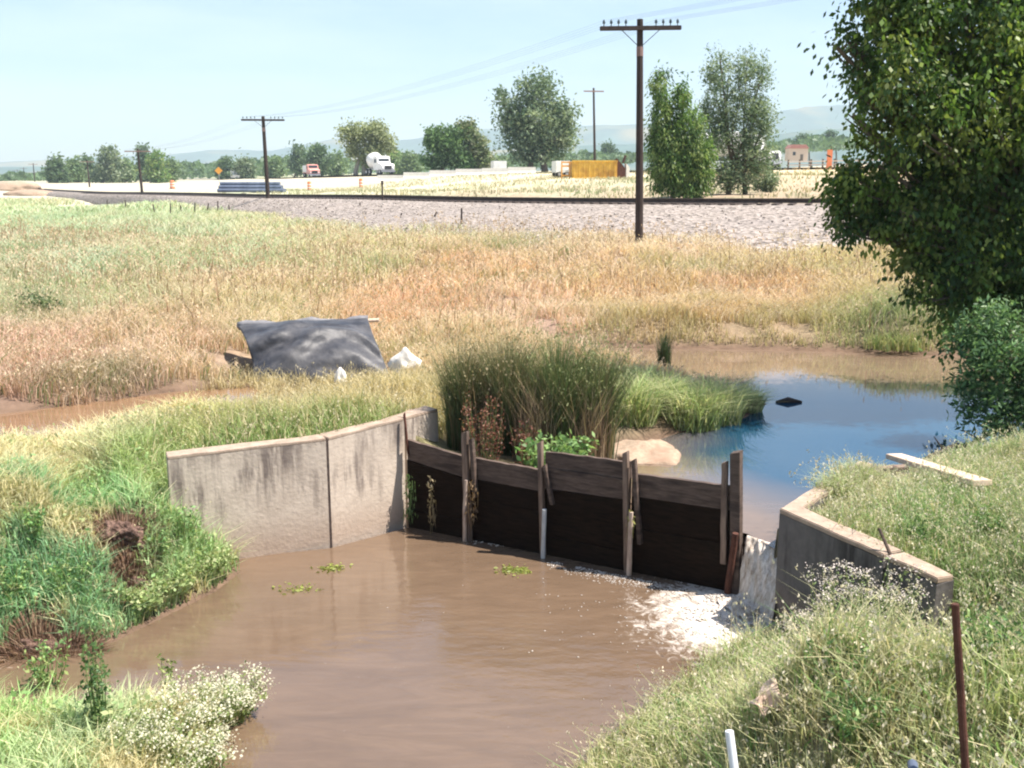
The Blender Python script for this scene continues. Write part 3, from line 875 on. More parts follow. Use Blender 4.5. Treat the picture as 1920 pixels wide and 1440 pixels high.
# --- grass beyond the track
def far_grass():
    cl = Cloud()
    r = np.random.default_rng(5)
    n = 42000
    x = r.uniform(-45, 60, n); y = r.uniform(46, 125, n)
    z = H(x, y)
    d = polydist(x, y, [p[:2] for p in TRACK]); dr = polydist(x, y, [p[:2] for p in ROAD])
    k = polyside(x, y) & (d > 3.2) & (dr > 9.5) & frustum(x, y, z) & (vnoise(x, y, scale=5, s=81) > 0.42)
    x, y, z = x[k], y[k], z[k]; m = len(x)
    g = vnoise(x, y, scale=6, s=82)[:, None]
    right = smooth((x - 12) / 14)[:, None]
    col = (np.array((0.50, 0.45, 0.32)) * (1 - right) + np.array((0.56, 0.40, 0.24)) * right) * (1 - np.clip(g * 2 - 0.9, 0, 0.7)) + np.array((0.26, 0.36, 0.20)) * np.clip(g * 2 - 0.9, 0, 0.7)
    col = col * (0.85 + 0.3 * r.random((m, 1)))
    V, F, C, tip = blades(x, y, z - 0.02, 0.30 * (0.4 + 0.9 * r.random(m)), 0.07 * (0.6 + r.random(m)), col, 0.5, 0.3, 6)
    cl.add(V, F, C)
    tag(cl.build('roadside_grass', M_GRASS), 'pale roadside grass between the railway and the highway', 'grass', kind='stuff')
far_grass()

# --- the grassy strip behind the concrete wall
def strip():
    cl = Cloud()
    def rej(x, y, z):
        out = ~inpoly(x, y, [(-4.1, 10.7), (-2.1, 11.15), (-1.3, 11.9), (-0.95, 12.4), (-0.6, 13.4), (0.6, 15.5), (1.2, 20.4), (-1.8, 18.6), (-4.6, 16.2), (-5.4, 15.2), (-6.3, 13.9), (-7.1, 13.0), (-9, 13.4), (-9, 10.6)])
        return out | in_walls(x, y) | inpoly(x, y, [(-5.0, 17.1), (-1.9, 17.0), (-1.9, 18.6), (-5.0, 18.6)])
    x, y, z = scatter(-9, 1.5, 10.5, 20.4, 105000, 205, rej)
    r = np.random.default_rng(7); m = len(x)
    col = grass_col(x, y, 0.28)
    pick = r.random(m)
    nearwall = np.clip(1.3 - polydist(x, y, WALL_LINE), 0, 1)[:, None]
    col = col * (1 - 0.65 * nearwall) + np.array((0.19, 0.30, 0.09)) * 0.65 * nearwall
    col = np.where((pick < 0.22)[:, None], np.array((0.60, 0.52, 0.33)), col)
    h = 0.32 * (0.5 + 0.8 * r.random(m)) * (0.6 + 0.8 * vnoise(x, y, scale=0.9, s=71))
    h *= 1 - 0.45 * smooth((1.0 - polydist(x, y, WALL_LINE)) / 0.9)
    h *= 1 - 0.55 * smooth((1.6 - polydist(x, y, DITCH[0:6])) / 1.2)
    V, F, C, tip = blades(x, y, z - 0.02, h, 0.012 * (0.6 + r.random(m)), col, 0.55, 0.5, 8, tipcol=np.clip(col * 1.15, 0, .8))
    cl.add(V, F, C)
    cl.add(*seedheads(tip, 0.12, 0.03, (0.62, 0.55, 0.38), 55))
    tag(cl.build('strip_grass', M_GRASS), 'yellow green grass on the strip behind the concrete wall', 'grass', kind='stuff')
strip()

# --- left bank
def left_bank():
    cl = Cloud()
    def rej(x, y, z):
        out = inpoly(x, y, BEYOND) | in_walls(x, y)
        return out | (x > -1.8) | (z < 0.015)
    x, y, z = scatter(-8, -1.9, 4.6, 13.5, 120000, 305, rej)
    # clay faces stay bare
    bare = np.zeros(len(x), bool)
    for (cx, cy, cr) in CLAY:
        bare |= np.hypot(x - cx, y - cy) < cr * 0.75
    k = ~bare; x, y, z = x[k], y[k], z[k]
    r = np.random.default_rng(9); m = len(x)
    col = grass_col(x, y, 0.3)
    pick = r.random(m)
    col = np.where((pick < 0.10)[:, None], np.array((0.55, 0.50, 0.28)), col)
    patch = vnoise(x, y, scale=0.55, s=72)
    dryp = smooth((vnoise(x, y, scale=0.5, s=172) - 0.52) / 0.12)[:, None] * 0.75
    col = col * (1 - dryp) + np.array((0.46, 0.38, 0.22)) * dryp * (0.7 + 0.6 * r.random((m, 1)))
    col = col * 1.3 + 0.05
    h = 0.27 * (0.5 + 0.8 * r.random(m)) * (0.45 + 1.1 * patch)
    V, F, C, tip = blades(x, y, z - 0.02, h, 0.011 * (0.6 + r.random(m)), col, 0.7, 0.6, 10, tipcol=np.clip(col * 1.2, 0, .8))
    cl.add(V, F, C)
    # broad leaves between the blades
    k = (r.random(m) < 0.22) & (vnoise(x, y, scale=0.4, s=73) > 0.48)
    p = np.stack([x, y, z + h * r.random(m)], 1)[k]
    c = col[k] * 0.5 + np.array((0.16, 0.30, 0.10)) * 0.6
    cl.add(*leafquads(p, 0.05 * (0.5 + r.random(len(p))), c, 12, asp=0.6))
    cl.add(*seedheads(tip, 0.04, 0.022, (0.62, 0.58, 0.36), 56))
    tag(cl.build('bank_grass', M_GRASS), 'lush green grass and weeds covering the left bank', 'grass', kind='stuff')

# --- right foreground bank
def right_bank():
    cl = Cloud()
    for (dens, hh, ww, sd) in ((170000, 0.19, 0.010, 1), (60000, 0.32, 0.007, 2)):
        def rej(x, y, z):
            lx = np.interp(y, [3.6, 5, 6.3, 6.8, 7.4, 8.15, 8.6, 8.95, 9.3, 10.2, 10.8, 12, 12.75], [-0.2, 0.2, 0.42, 0.62, 1.12, 1.72, 2.2, 2.5, 2.9, 3.45, 3.9, 4.9, 6.6])
            return (x < lx) | in_walls(x, y)
        x, y, z = scatter(-0.2, 8.5, 2.5, 13.2, dens, 405 + sd, rej)
        r = np.random.default_rng(20 + sd); m = len(x)
        col = grass_col(x, y, 0.32)
        pick = r.random(m)
        col = np.where((pick < 0.16)[:, None], np.array((0.56, 0.50, 0.32)), col)
        col = np.where((pick > 0.88)[:, None], np.array((0.20, 0.34, 0.11)), col)
        patch = vnoise(x, y, scale=0.6, s=74)
        h = hh * (0.5 + 0.8 * r.random(m)) * (0.5 + patch)
        h *= 1 - 0.5 * smooth((0.9 - polydist(x, y, [AB_C, AB_E])) / 0.6) * (~inpoly(x, y, BEYOND))
        h *= 1 - 0.6 * smooth((1.1 - polydist(x, y, [(3.4, 10.2), (4.9, 12.1), (6.8, 12.75)])) / 0.8)
        V, F, C, tip = blades(x, y, z - 0.02, h, ww * (0.6 + r.random(m)), col, 0.7, 0.6, 30 + sd, tipcol=np.clip(col * 1.2, 0, .8))
        cl.add(V, F, C)
        cl.add(*seedheads(tip, 0.20 if sd == 1 else 0.55, 0.022, (0.70, 0.64, 0.50), 57 + sd))
        if sd == 1:
            k = (r.random(m) < 0.12) & (vnoise(x, y, scale=0.35, s=75) > 0.5)
            p = np.stack([x, y, z + h * r.random(m)], 1)[k]
            cl.add(*leafquads(p, 0.035 * (0.5 + r.random(len(p))), col[k] * 0.5 + np.array((0.15, 0.26, 0.10)) * 0.6, 13, asp=0.55))
    tag(cl.build('foreground_grass', M_GRASS), 'seeding oat grass and weeds on the right foreground bank', 'grass', kind='stuff')

# ------------------------------------------------------------------ clay faces in the left bank
CLAYPX = [((228, 1010), 0.34, 'dark hollow of bare clay high in the green left bank', (0.9, 0.75, 1.25)),
          ((248, 1100), 0.24, 'crumbling brown clay lump beside the water under the green bank', (1, 0.8, 1.0)),
          ((70, 1215), 0.30, 'low eroded clay overhang at the far left waterline', (1.2, 0.8, 0.8)),
          ((130, 1228), 0.22, 'small flat clay ledge right of the eroded overhang', (1.7, 0.7, 0.5))]
CLAY = []
for (px, py), r_, lab, sc in CLAYPX:
    p = RG(px, py); CLAY.append((p.x, p.y, r_))
for ((px, py), r_, lab, sc), (cx, cy, cr_) in zip(CLAYPX, CLAY):
    bm = bmesh.new(); bmesh.ops.create_icosphere(bm, subdivisions=5, radius=1)
    co = np.array([v.co for v in bm.verts])
    d = vnoise(co[:, 0] * 1.0 + cx, co[:, 1] + cy, co[:, 2], scale=0.45, s=91, octv=6)
    z0 = Hs(cx, cy)
    for v, k in zip(bm.verts, d):
        v.co = v.co * (0.35 + 1.1 * k)
        v.co = Vector((v.co.x * r_ * sc[0] * 0.8, v.co.y * r_ * sc[1] * 0.6, v.co.z * r_ * sc[2] * 0.5))
    me = bpy.data.meshes.new('clay_lump'); bm.to_mesh(me); bm.free(); me.materials.append(M_CLAY); me.shade_smooth()
    o = bpy.data.objects.new('clay_lump', me); COL.objects.link(o); o.location = (cx, cy, z0 - 0.02)
    tag(o, lab, 'clay', 'bare clay lumps in the left bank')
def root_tangle(cx, cy, r_, n, seed, label):
    r = np.random.default_rng(seed)
    a = r.random(n) * 6.28; q = r_ * np.sqrt(r.random(n))
    x = cx + np.cos(a) * q; y = cy + np.sin(a) * q
    z = H(x, y)
    col = np.array([(0.20, 0.12, 0.085), (0.30, 0.19, 0.13), (0.13, 0.08, 0.06), (0.38, 0.27, 0.19)])[r.integers(0, 4, n)]
    cl = Cloud(); V, F, C, tip = blades(x, y, z - 0.02, 0.06 + 0.17 * r.random(n), 0.008 + 0.008 * r.random(n), col, 0.7, 0.9, seed)
    cl.add(V, F, C)
    o = cl.build('dry_tangle', M_GRASS, origin=(cx, cy, float(H(cx, cy)[0])))
    tag(o, label, 'dry tangle', 'brown root tangles on the left bank')
for (a_, lab) in zip(CLAY, ('brown root tangle around the high dark hollow of the left bank', 'brown root tangle over the crumbling lump beside the water', 'brown root tangle above the far left overhang', 'sparse brown roots on the small flat clay ledge')):
    root_tangle(a_[0], a_[1], a_[2] * 1.05, 1500, int(a_[2] * 1000), lab)
left_bank()
right_bank()

# ------------------------------------------------------------------ concrete wall on the left
def thick(line, t, side=1):
    "plan outline of a wall of thickness t behind a face line"
    back = []
    for i, p in enumerate(line):
        a = Vector(line[max(i - 1, 0)]); b = Vector(line[min(i + 1, len(line) - 1)])
        d = (b - a).normalized(); nrm = Vector((-d.y, d.x)) * side
        back.append((p[0] + nrm.x * t, p[1] + nrm.y * t))
    return list(line) + back[::-1]

cw = empty('concrete_wall', (-2.1, 11.1, 0))
tag(cw, 'long stained concrete retaining wall left of the timber gate', 'retaining wall')
def densify(line, n):
    out = []
    for a, b in zip(line[:-1], line[1:]):
        for k in range(n): out.append((a[0] + (b[0] - a[0]) * k / n, a[1] + (b[1] - a[1]) * k / n))
    return out + [line[-1]]
def spline(line, n):
    c = [Vector(p) for p in line]; out = []
    for i in range(len(c) - 1):
        p0, p1, p2, p3 = c[max(i - 1, 0)], c[i], c[i + 1], c[min(i + 2, len(c) - 1)]
        for k in range(n):
            t = k / n
            v = 0.5 * ((2 * p1) + (p2 - p0) * t + (2 * p0 - 5 * p1 + 4 * p2 - p3) * t * t + (3 * p1 - p0 - 3 * p2 + p3) * t ** 3)
            out.append((v.x, v.y))
    return out + [line[-1]]
def ztop(x): return float(np.interp(x, [-3.68, -3.05, -2.1, -1.3, -0.9], [1.26, 1.275, 1.29, 1.35, 1.30]))
def wallpart(name, line, t, parent, mat, cap, off=Vector((0, 0))):
    line = densify(line, 6)
    out = thick([(p[0], p[1]) for p in line], t)
    out = [(x - parent.location.x, y - parent.location.y) for x, y in out]
    zt = [ztop(x + parent.location.x) - 0.035 for x, y in out]
    mb = MB(); mb.prism(out, -0.45, zt)
    o = mb.build(name, mat, parent)
    outc = thick([(p[0], p[1]) for p in line], t + 0.0)
    outc = [(x - parent.location.x, y - parent.location.y) for x, y in outc]
    mb = MB(); mb.prism(outc, [z + 0.001 for z in zt], [z + 0.034 + 0.006 * math.sin(k * 2.1) for k, z in enumerate(zt)])
    c = mb.build('coping', M_CAP, o, bevel=0.006)
    return o
i0 = WALL_LINE.index((-2.1, 11.03))
fa = wallpart('wall_panel', WALL_LINE[:i0] + [(-2.11, 11.022)], 0.22, cw, M_CONC, M_CAP)
fb = wallpart('wall_panel', [(-2.085, 11.042)] + WALL_LINE[i0 + 1:], 0.22, cw, M_CONC, M_CAP)
mb = MB()
jl = [(-2.112, 11.026), (-2.083, 11.046)]
out = thick(jl, 0.20)
mb.prism([(x - cw.location.x, y - cw.location.y) for x, y in out], -0.4, 1.262)
mb.build('joint', M_SEAM, cw)
wing = wallpart('wing', WALL_BACK, 0.2, cw, M_CONC, M_CAP)

# ------------------------------------------------------------------ timber gate
gv = Vector((GATE_B[0] - GATE_A[0], GATE_B[1] - GATE_A[1], 0)); GL = gv.length; gd = gv.normalized()
gn = Vector((gd.y, -gd.x, 0))            # downstream side
gate = empty('timber_gate', (GATE_A[0], GATE_A[1], 0), math.atan2(gd.y, gd.x))
tag(gate, 'dark weathered timber check gate of boards and posts across the stream', 'sluice gate')
def gs(px):   # distance along the gate of a photo column
    best = None
    for s_ in np.linspace(-0.1, GL + 0.1, 900):
        p = Vector((GATE_A[0], GATE_A[1], 0)) + gd * s_
        q, _ = project(p.x, p.y, 0.9)
        if best is None or abs(q - px) < best[0]: best = (abs(q - px), s_)
    return best[1]
BX = [gs(v) for v in (766, 886, 1022, 1184, 1382)]
tops = [(1.10, 0.98), (1.00, 0.98), (1.20, 1.22), (1.10, 1.12)]
def board(x0, x1, z0a, z1a, z0b, z1b, y, t, mat, name='board'):
    mb = MB()
    n = 10
    lo, hi = [], []
    rr = random.Random(int(x0 * 1000 + z1a * 77))
    for side in (-1, 1):
        pass
    xs = [x0 + (x1 - x0) * k / n for k in range(n + 1)]
    za = [z0a + (z0b - z0a) * k / n for k in range(n + 1)]
    zb = [z1a + (z1b - z1a) * k / n + rr.uniform(-0.006, 0.006) for k in range(n + 1)]
    bm = mb.bm
    rows = []
    for (yy, zz) in ((y - t / 2, za), (y + t / 2, za), (y + t / 2, zb), (y - t / 2, zb)):
        rows.append([bm.verts.new((x, yy, z)) for x, z in zip(xs, zz)])
    for a in range(4):
        r0, r1 = rows[a], rows[(a + 1) % 4]
        for k in range(n): bm.faces.new((r0[k], r0[k + 1], r1[k + 1], r1[k]))
    bm.faces.new([r[0] for r in rows]); bm.faces.new([r[-1] for r in rows][::-1])
    return mb.build(name, mat, gate)
for i in range(4):
    x0, x1 = BX[i] + (0.0 if i == 0 else 0.012), BX[i + 1] - 0.012
    ta, tb = tops[i]
    zb = 0.2
    if i == 2:
        board(x0, x1, 1.02, ta, 1.03, tb, 0.006, 0.045, M_WOOD_DRY)
        board(x0, x1, 0.78, 1.014, 0.80, 1.024, -0.004, 0.05, M_WOOD_DRY)
        lowtop = (0.774, 0.794)
    else:
        board(x0, x1, ta - 0.25, ta, tb - 0.25, tb, 0.0, 0.05, M_WOOD_DRY)
        lowtop = (ta - 0.256, tb - 0.256)
    zs = [lowtop[0], 0.50, 0.22, -0.3]; zr = [lowtop[1], 0.50, 0.22, -0.3]
    for k in range(3):
        board(x0, x1, zs[k + 1] + 0.003, zs[k], zr[k + 1] + 0.003, zr[k], 0.012 * ((k + i) % 2) - 0.012, 0.05, M_WOOD_WET)
def gpost(s0, s1, ztop_, zlow, y, w, d, mat, name='post', lean=0.0, low_mat=None):
    "post drawn from (s0, top) to (s1, bottom)"
    mb = MB()
    pts = [(s1, zlow), (s0, ztop_)]
    n = 8; rows = []
    rr = random.Random(int(s0 * 999))
    for k in range(n + 1):
        t = k / n; sx_ = pts[0][0] + (pts[1][0] - pts[0][0]) * t; z = zlow + (ztop_ - zlow) * t
        wob = rr.uniform(-0.003, 0.003); yy = y + lean * t
        rows.append([mb.bm.verts.new((sx_ + a * w / 2 + wob, yy + b * d / 2, z + (0.015 * a if k == n else 0))) for a, b in ((-1, -1), (1, -1), (1, 1), (-1, 1))])
    for a, b in zip(rows[:-1], rows[1:]):
        for k in range(4): mb.bm.faces.new((a[k], a[(k + 1) % 4], b[(k + 1) % 4], b[k]))
    mb.bm.faces.new(rows[0][::-1]); mb.bm.faces.new(rows[-1])
    return mb.build(name, mat, gate, bevel=0.005)
gpost(BX[0] - 0.03, BX[0] + 0.02, 1.42, 0.9, -0.03, 0.022, 0.03, M_RUST, 'steel_pin')
# posts: (top, bottom column, height, ...)
gpost(BX[1] - 0.06, BX[1] - 0.02, 1.31, -0.3, -0.065, 0.075, 0.07, M_WOOD_TOP)
gpost(BX[1] + 0.03, BX[1] + 0.08, 1.24, 0.55, -0.068, 0.045, 0.065, M_WOOD_DRY)
gpost(BX[2] - 0.03, BX[2] + 0.03, 1.32, -0.3, -0.065, 0.05, 0.07, M_WOOD_TOP)
gpost(BX[2] + 0.03, BX[2] + 0.13, 1.06, 0.62, -0.068, 0.04, 0.06, M_WOOD_DRY)
gpost(BX[3] - 0.05, BX[3] + 0.01, 1.34, -0.3, -0.065, 0.055, 0.07, M_WOOD_TOP)
gpost(BX[3] + 0.045, BX[3] + 0.14, 1.27, 0.35, -0.07, 0.045, 0.065, M_WOOD_DRY)
gpost(BX[4] - 0.03, BX[4] + 0.05, 1.49, -0.3, -0.02, 0.10, 0.12, M_WOOD_DRY)
gpost(BX[4] - 0.13, BX[4] - 0.10, 1.38, 0.3, -0.06, 0.06, 0.05, M_WOOD_TOP)
def prop(px0, py0, px1, py1, mat, r0, r1, bend=0.0):
    b = P(px1, py1, 0.0); b = Vector((b[0], b[1], 0))
    gx0 = gs(px0)
    base = Vector((GATE_A[0], GATE_A[1], 0)) + gd * gx0 + gn * 0.13
    d = pray(px0, py0); t = base.y / d[1]; z = EYE + d[2] * t
    a = Vector((base.x, base.y, z))
    down = (b - a).normalized()
    mid = (a + b) / 2 + gn * bend
    pts = [a, (a + mid) / 2, mid, (mid + b) / 2, b + down * 0.35]
    Mi = gate.matrix_basis.inverted() if False else (Matrix.Translation(gate.location) @ Matrix.Rotation(gate.rotation_euler.z, 4, 'Z')).inverted()
    mb = MB(); mb.tube([Mi @ p for p in pts], [r0, (r0 * 3 + r1) / 4 * 1.05, (r0 + r1) / 2 * .95, r1, r1], 8)
    return mb.build('prop', mat, gate, smooth_=False)
prop(885, 900, 872, 1014, M_PROP, 0.02, 0.024, 0.03)
prop(1031, 955, 1018, 1046, M_PROP_GREY, 0.026, 0.026)
prop(1193, 960, 1179, 1078, M_PROP, 0.026, 0.030)
prop(1388, 1000, 1364, 1112, M_RUST, 0.033, 0.038)
# caught weed trash on the posts
def trash(px0, py0, px1, py1, n, col, wid, seed, label, name='hanging_weed'):
    r = np.random.default_rng(seed)
    s0 = gs((px0 + px1) / 2)
    base = Vector((GATE_A[0], GATE_A[1], 0)) + gd * s0 + gn * 0.11
    d0 = pray(px0, py0); z0 = EYE + d0[2] * base.y / d0[1]; d1 = pray(px1, py1); z1 = EYE + d1[2] * base.y / d1[1]
    t = r.random(n)
    p = np.zeros((n, 3)); s_ = r.normal(size=n) * wid; q = np.abs(r.normal(size=n)) * 0.025
    p[:, 0] = base.x + gd.x * s_ + gn.x * q; p[:, 1] = base.y + gd.y * s_ + gn.y * q; p[:, 2] = z0 + (z1 - z0) * t
    cl = Cloud(); cl.add(*leafquads(p, 0.05 * (0.4 + r.random(n)), np.array(col) * (0.5 + r.random((n, 1))), seed, dirs=np.tile((0, 0, -1.0), (n, 1)), asp=0.35))
    # strands
    m = 14; xs = r.integers(0, n, m)
    h = -(0.12 + 0.2 * r.random(m))
    V, F, C, tip = blades(p[xs, 0], p[xs, 1], p[xs, 2], h, 0.008 + 0.006 * r.random(m), np.array(col) * (0.5 + r.random((m, 1))), 0.15, 0.2, seed)
    cl.add(V, F, C)
    tag(cl.build(name, M_LEAF, origin=tuple(base)), label, 'weed', 'weeds hanging on the timber gate')
trash(778, 890, 778, 975, 130, (0.16, 0.26, 0.10), 0.05, 1, 'green weed trailing down the gate beside the concrete wall')
trash(818, 890, 820, 985, 80, (0.34, 0.28, 0.17), 0.03, 2, 'thin pale weed hanging on the first bay of the gate')
trash(892, 900, 895, 975, 90, (0.28, 0.19, 0.11), 0.035, 3, 'brown weed tangle caught on the first gate post')
trash(1192, 955, 1192, 985, 45, (0.36, 0.36, 0.12), 0.02, 4, 'yellow green moss tuft on the third gate post')

# ------------------------------------------------------------------ right abutment
abgrass = []
ab = empty('concrete_abutment', (AB_C[0], AB_C[1], 0))
tag(ab, 'concrete abutment with pale broken top edge right of the spillway', 'abutment')
def abpart(name, line, t, z0, ztops, parent):
    out = thick(line, t)
    out = [(x - ab.location.x, y - ab.location.y) for x, y in out]
    zt = list(ztops) + list(ztops)[::-1]
    mb = MB(); mb.prism(out, z0, [z - 0.05 for z in zt])
    o = mb.build(name, M_CONC_SHADE, parent)
    mb = MB(); mb.prism(out, [z - 0.049 for z in zt], zt)
    mb.build('coping', M_CAP, o, bevel=0.008, sub=4, disp=0.03)
    return o
ve = Vector((AB_E[0] - AB_C[0], AB_E[1] - AB_C[1])); vn = ve.normalized()
j = Vector(AB_C) + ve * 0.70
# face looks upstream-left, thickness goes to the right bank
ln = [AB_E, tuple(Vector(AB_C) + ve * 0.72)]
lm = [tuple(Vector(AB_C) + ve * 0.70), AB_C]
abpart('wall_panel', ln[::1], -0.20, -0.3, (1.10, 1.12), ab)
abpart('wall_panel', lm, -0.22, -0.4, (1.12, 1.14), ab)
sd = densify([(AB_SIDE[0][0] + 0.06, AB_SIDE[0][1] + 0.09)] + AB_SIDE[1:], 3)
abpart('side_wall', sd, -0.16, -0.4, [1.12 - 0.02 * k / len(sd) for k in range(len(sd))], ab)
for k, (xy_, lab) in enumerate([((3.95, 10.45), 'grass tuft spilling over the rear end of the abutment'), ((3.62, 10.15), 'grass tuft over the middle of the rear abutment wall'), ((3.3, 9.75), 'grass tuft just behind the abutment corner')]):
    abgrass.append((xy_, lab))
# a stick leaning in the joint
stk = PY(1667, 1040, j.y + 0.05)
mb = MB()
a_, b_ = PY(1648, 990, j.y + 0.12), PY(1672, 1046, j.y + 0.02)
mb.tube([b_ - a_, (b_ - a_) * 0.5, Vector((0, 0, 0))], [0.016, 0.014, 0.013], 7)
o = mb.build('wooden_stick', M_WOOD_DRY); o.location = a_
tag(o, 'short dark stick leaning over the abutment joint', 'stick')

# ------------------------------------------------------------------ cascade and foam
def cascade():
    n, m = 40, 46
    A0, A1 = Vector((2.41, 9.75, 0.60)), Vector((2.74, 9.33, 0.60))
    B0, B1 = Vector((2.30, 9.58, 0.0)), Vector((2.50, 8.93, 0.0))
    C0, C1 = Vector((2.05, 9.45, 0.03)), Vector((2.36, 8.70, 0.03))
    U = np.linspace(0, 1, n); T_ = np.linspace(0, 1, m)
    V = []
    for t in T_:
        for u in U:
            a = A0.lerp(A1, u); b = B0.lerp(B1, u); c = C0.lerp(C1, u)
            if t < 0.7:
                q = t / 0.7; p = a.lerp(b, q ** 1.0); p.z = 0.60 - 0.56 * q ** 1.8 + 0.005
            else:
                q = (t - 0.7) / 0.3; p = b.lerp(c, q); p.z = 0.045 - 0.03 * q
            V.append(p)
    V = np.array(V)
    st = vnoise(np.repeat(U[None], m, 0).ravel() * 6, np.repeat(T_[:, None], n, 1).ravel() * 2.2, scale=0.35, s=95, octv=4) - 0.5
    V[:, 2] += st * 0.11 * np.minimum(np.repeat(T_[:, None], n, 1).ravel() * 3, 1); V[:, 0] -= st * 0.05
    ii = (np.arange(m - 1)[:, None] * n + np.arange(n - 1)[None, :]).ravel()
    mt, nt, b = new_mat('white_water')
    tc = N(nt, 'ShaderNodeTexCoord'); mpp = N(nt, 'ShaderNodeMapping'); mpp.inputs['Scale'].default_value = (16, 16, 3)
    nt.links.new(tc.outputs['Object'], mpp.inputs['Vector'])
    nn = N(nt, 'ShaderNodeTexNoise', Scale=1.2, Detail=8.0, Roughness=0.8); nt.links.new(mpp.outputs[0], nn.inputs['Vector'])
    nt.links.new(ramp(nt, nn.outputs['Fac'], [(0.36, (0.28, 0.20, 0.14)), (0.47, (0.48, 0.41, 0.34)), (0.62, (0.76, 0.70, 0.64))]), b.inputs['Base Color'])
    b.inputs['Roughness'].default_value = 0.45
    o = np_mesh('cascade_water', V, np.stack([ii, ii + 1, ii + n + 1, ii + n], 1), mt, smooth_=True)
    tag(o, 'white water spilling through the gap beside the gate', 'waterfall', kind='structure')
    # froth: a mass of tiny bubbles and flecks
    r = np.random.default_rng(4)
    k = 1300
    a = r.uniform(0, 1, k)
    ang = R(195) + r.normal(size=k) * 0.62
    dist = np.abs(r.normal(size=k)) ** 1.4 * 0.62
    x = 2.3 + np.cos(ang) * dist + 0.1; y = 9.12 + np.sin(ang) * dist * 0.75
    x2 = 2.28 - r.random(1400) * 2.0; f = (2.28 - x2) / 3.6
    y2 = 9.62 + (2.28 - x2) * 0.55 - 0.08 - np.abs(r.normal(size=1400)) * 0.14
    x = np.concatenate([x, x2]); y = np.concatenate([y, y2])
    cx_, cy_ = PY(925, 1018, 11.2).x, P(925, 1018, 0)[1]
    x = np.concatenate([x, cx_ + r.normal(size=260) * 0.13]); y = np.concatenate([y, cy_ + r.normal(size=260) * 0.05])
    keep = inpoly(x, y, LOWER) & (vnoise(x, y, scale=0.16, s=97) > 0.38 + 0.10 * np.clip(np.hypot(x - 2.3, y - 9.1) - 0.5, 0, 1))
    x, y = x[keep], y[keep]; k = len(x)
    s_ = 0.005 + 0.014 * r.random(k) ** 2.5 * np.clip(1.5 - np.hypot(x - 2.3, y - 9.1), 0.35, 1)
    hgt = 0.10 * np.exp(-((x - 2.3) ** 2 + (y - 9.15) ** 2) / 0.12) * r.random(k)
    # low octahedral flecks
    base = np.array([(1, 0, 0), (0, 1, 0), (-1, 0, 0), (0, -1, 0), (0, 0, 0.55), (0, 0, -0.3)])
    rot = r.random(k) * 6.28; c, s2 = np.cos(rot), np.sin(rot)
    Vb = np.zeros((k, 6, 3))
    el = 1 + r.random(k)
    for i_, (bx, by, bz) in enumerate(base):
        X_ = bx * s_ * el; Y_ = by * s_
        Vb[:, i_, 0] = x + X_ * c - Y_ * s2; Vb[:, i_, 1] = y + X_ * s2 + Y_ * c; Vb[:, i_, 2] = bz * s_ + hgt + 0.003
    ff = np.array([(0, 1, 4), (1, 2, 4), (2, 3, 4), (3, 0, 4), (1, 0, 5), (2, 1, 5), (3, 2, 5), (0, 3, 5)])
    F = (np.arange(k)[:, None, None] * 6 + ff[None]).reshape(-1, 3)
    mf = noise_mat('froth', (0.52, 0.46, 0.40), (0.68, 0.63, 0.58), 9, 0.6, 0.0)
    tag(np_mesh('foam', Vb.reshape(-1, 3), F, mf, smooth_=True), 'white foam flecks drifting on the brown water below the gate', 'foam', kind='stuff')
cascade()

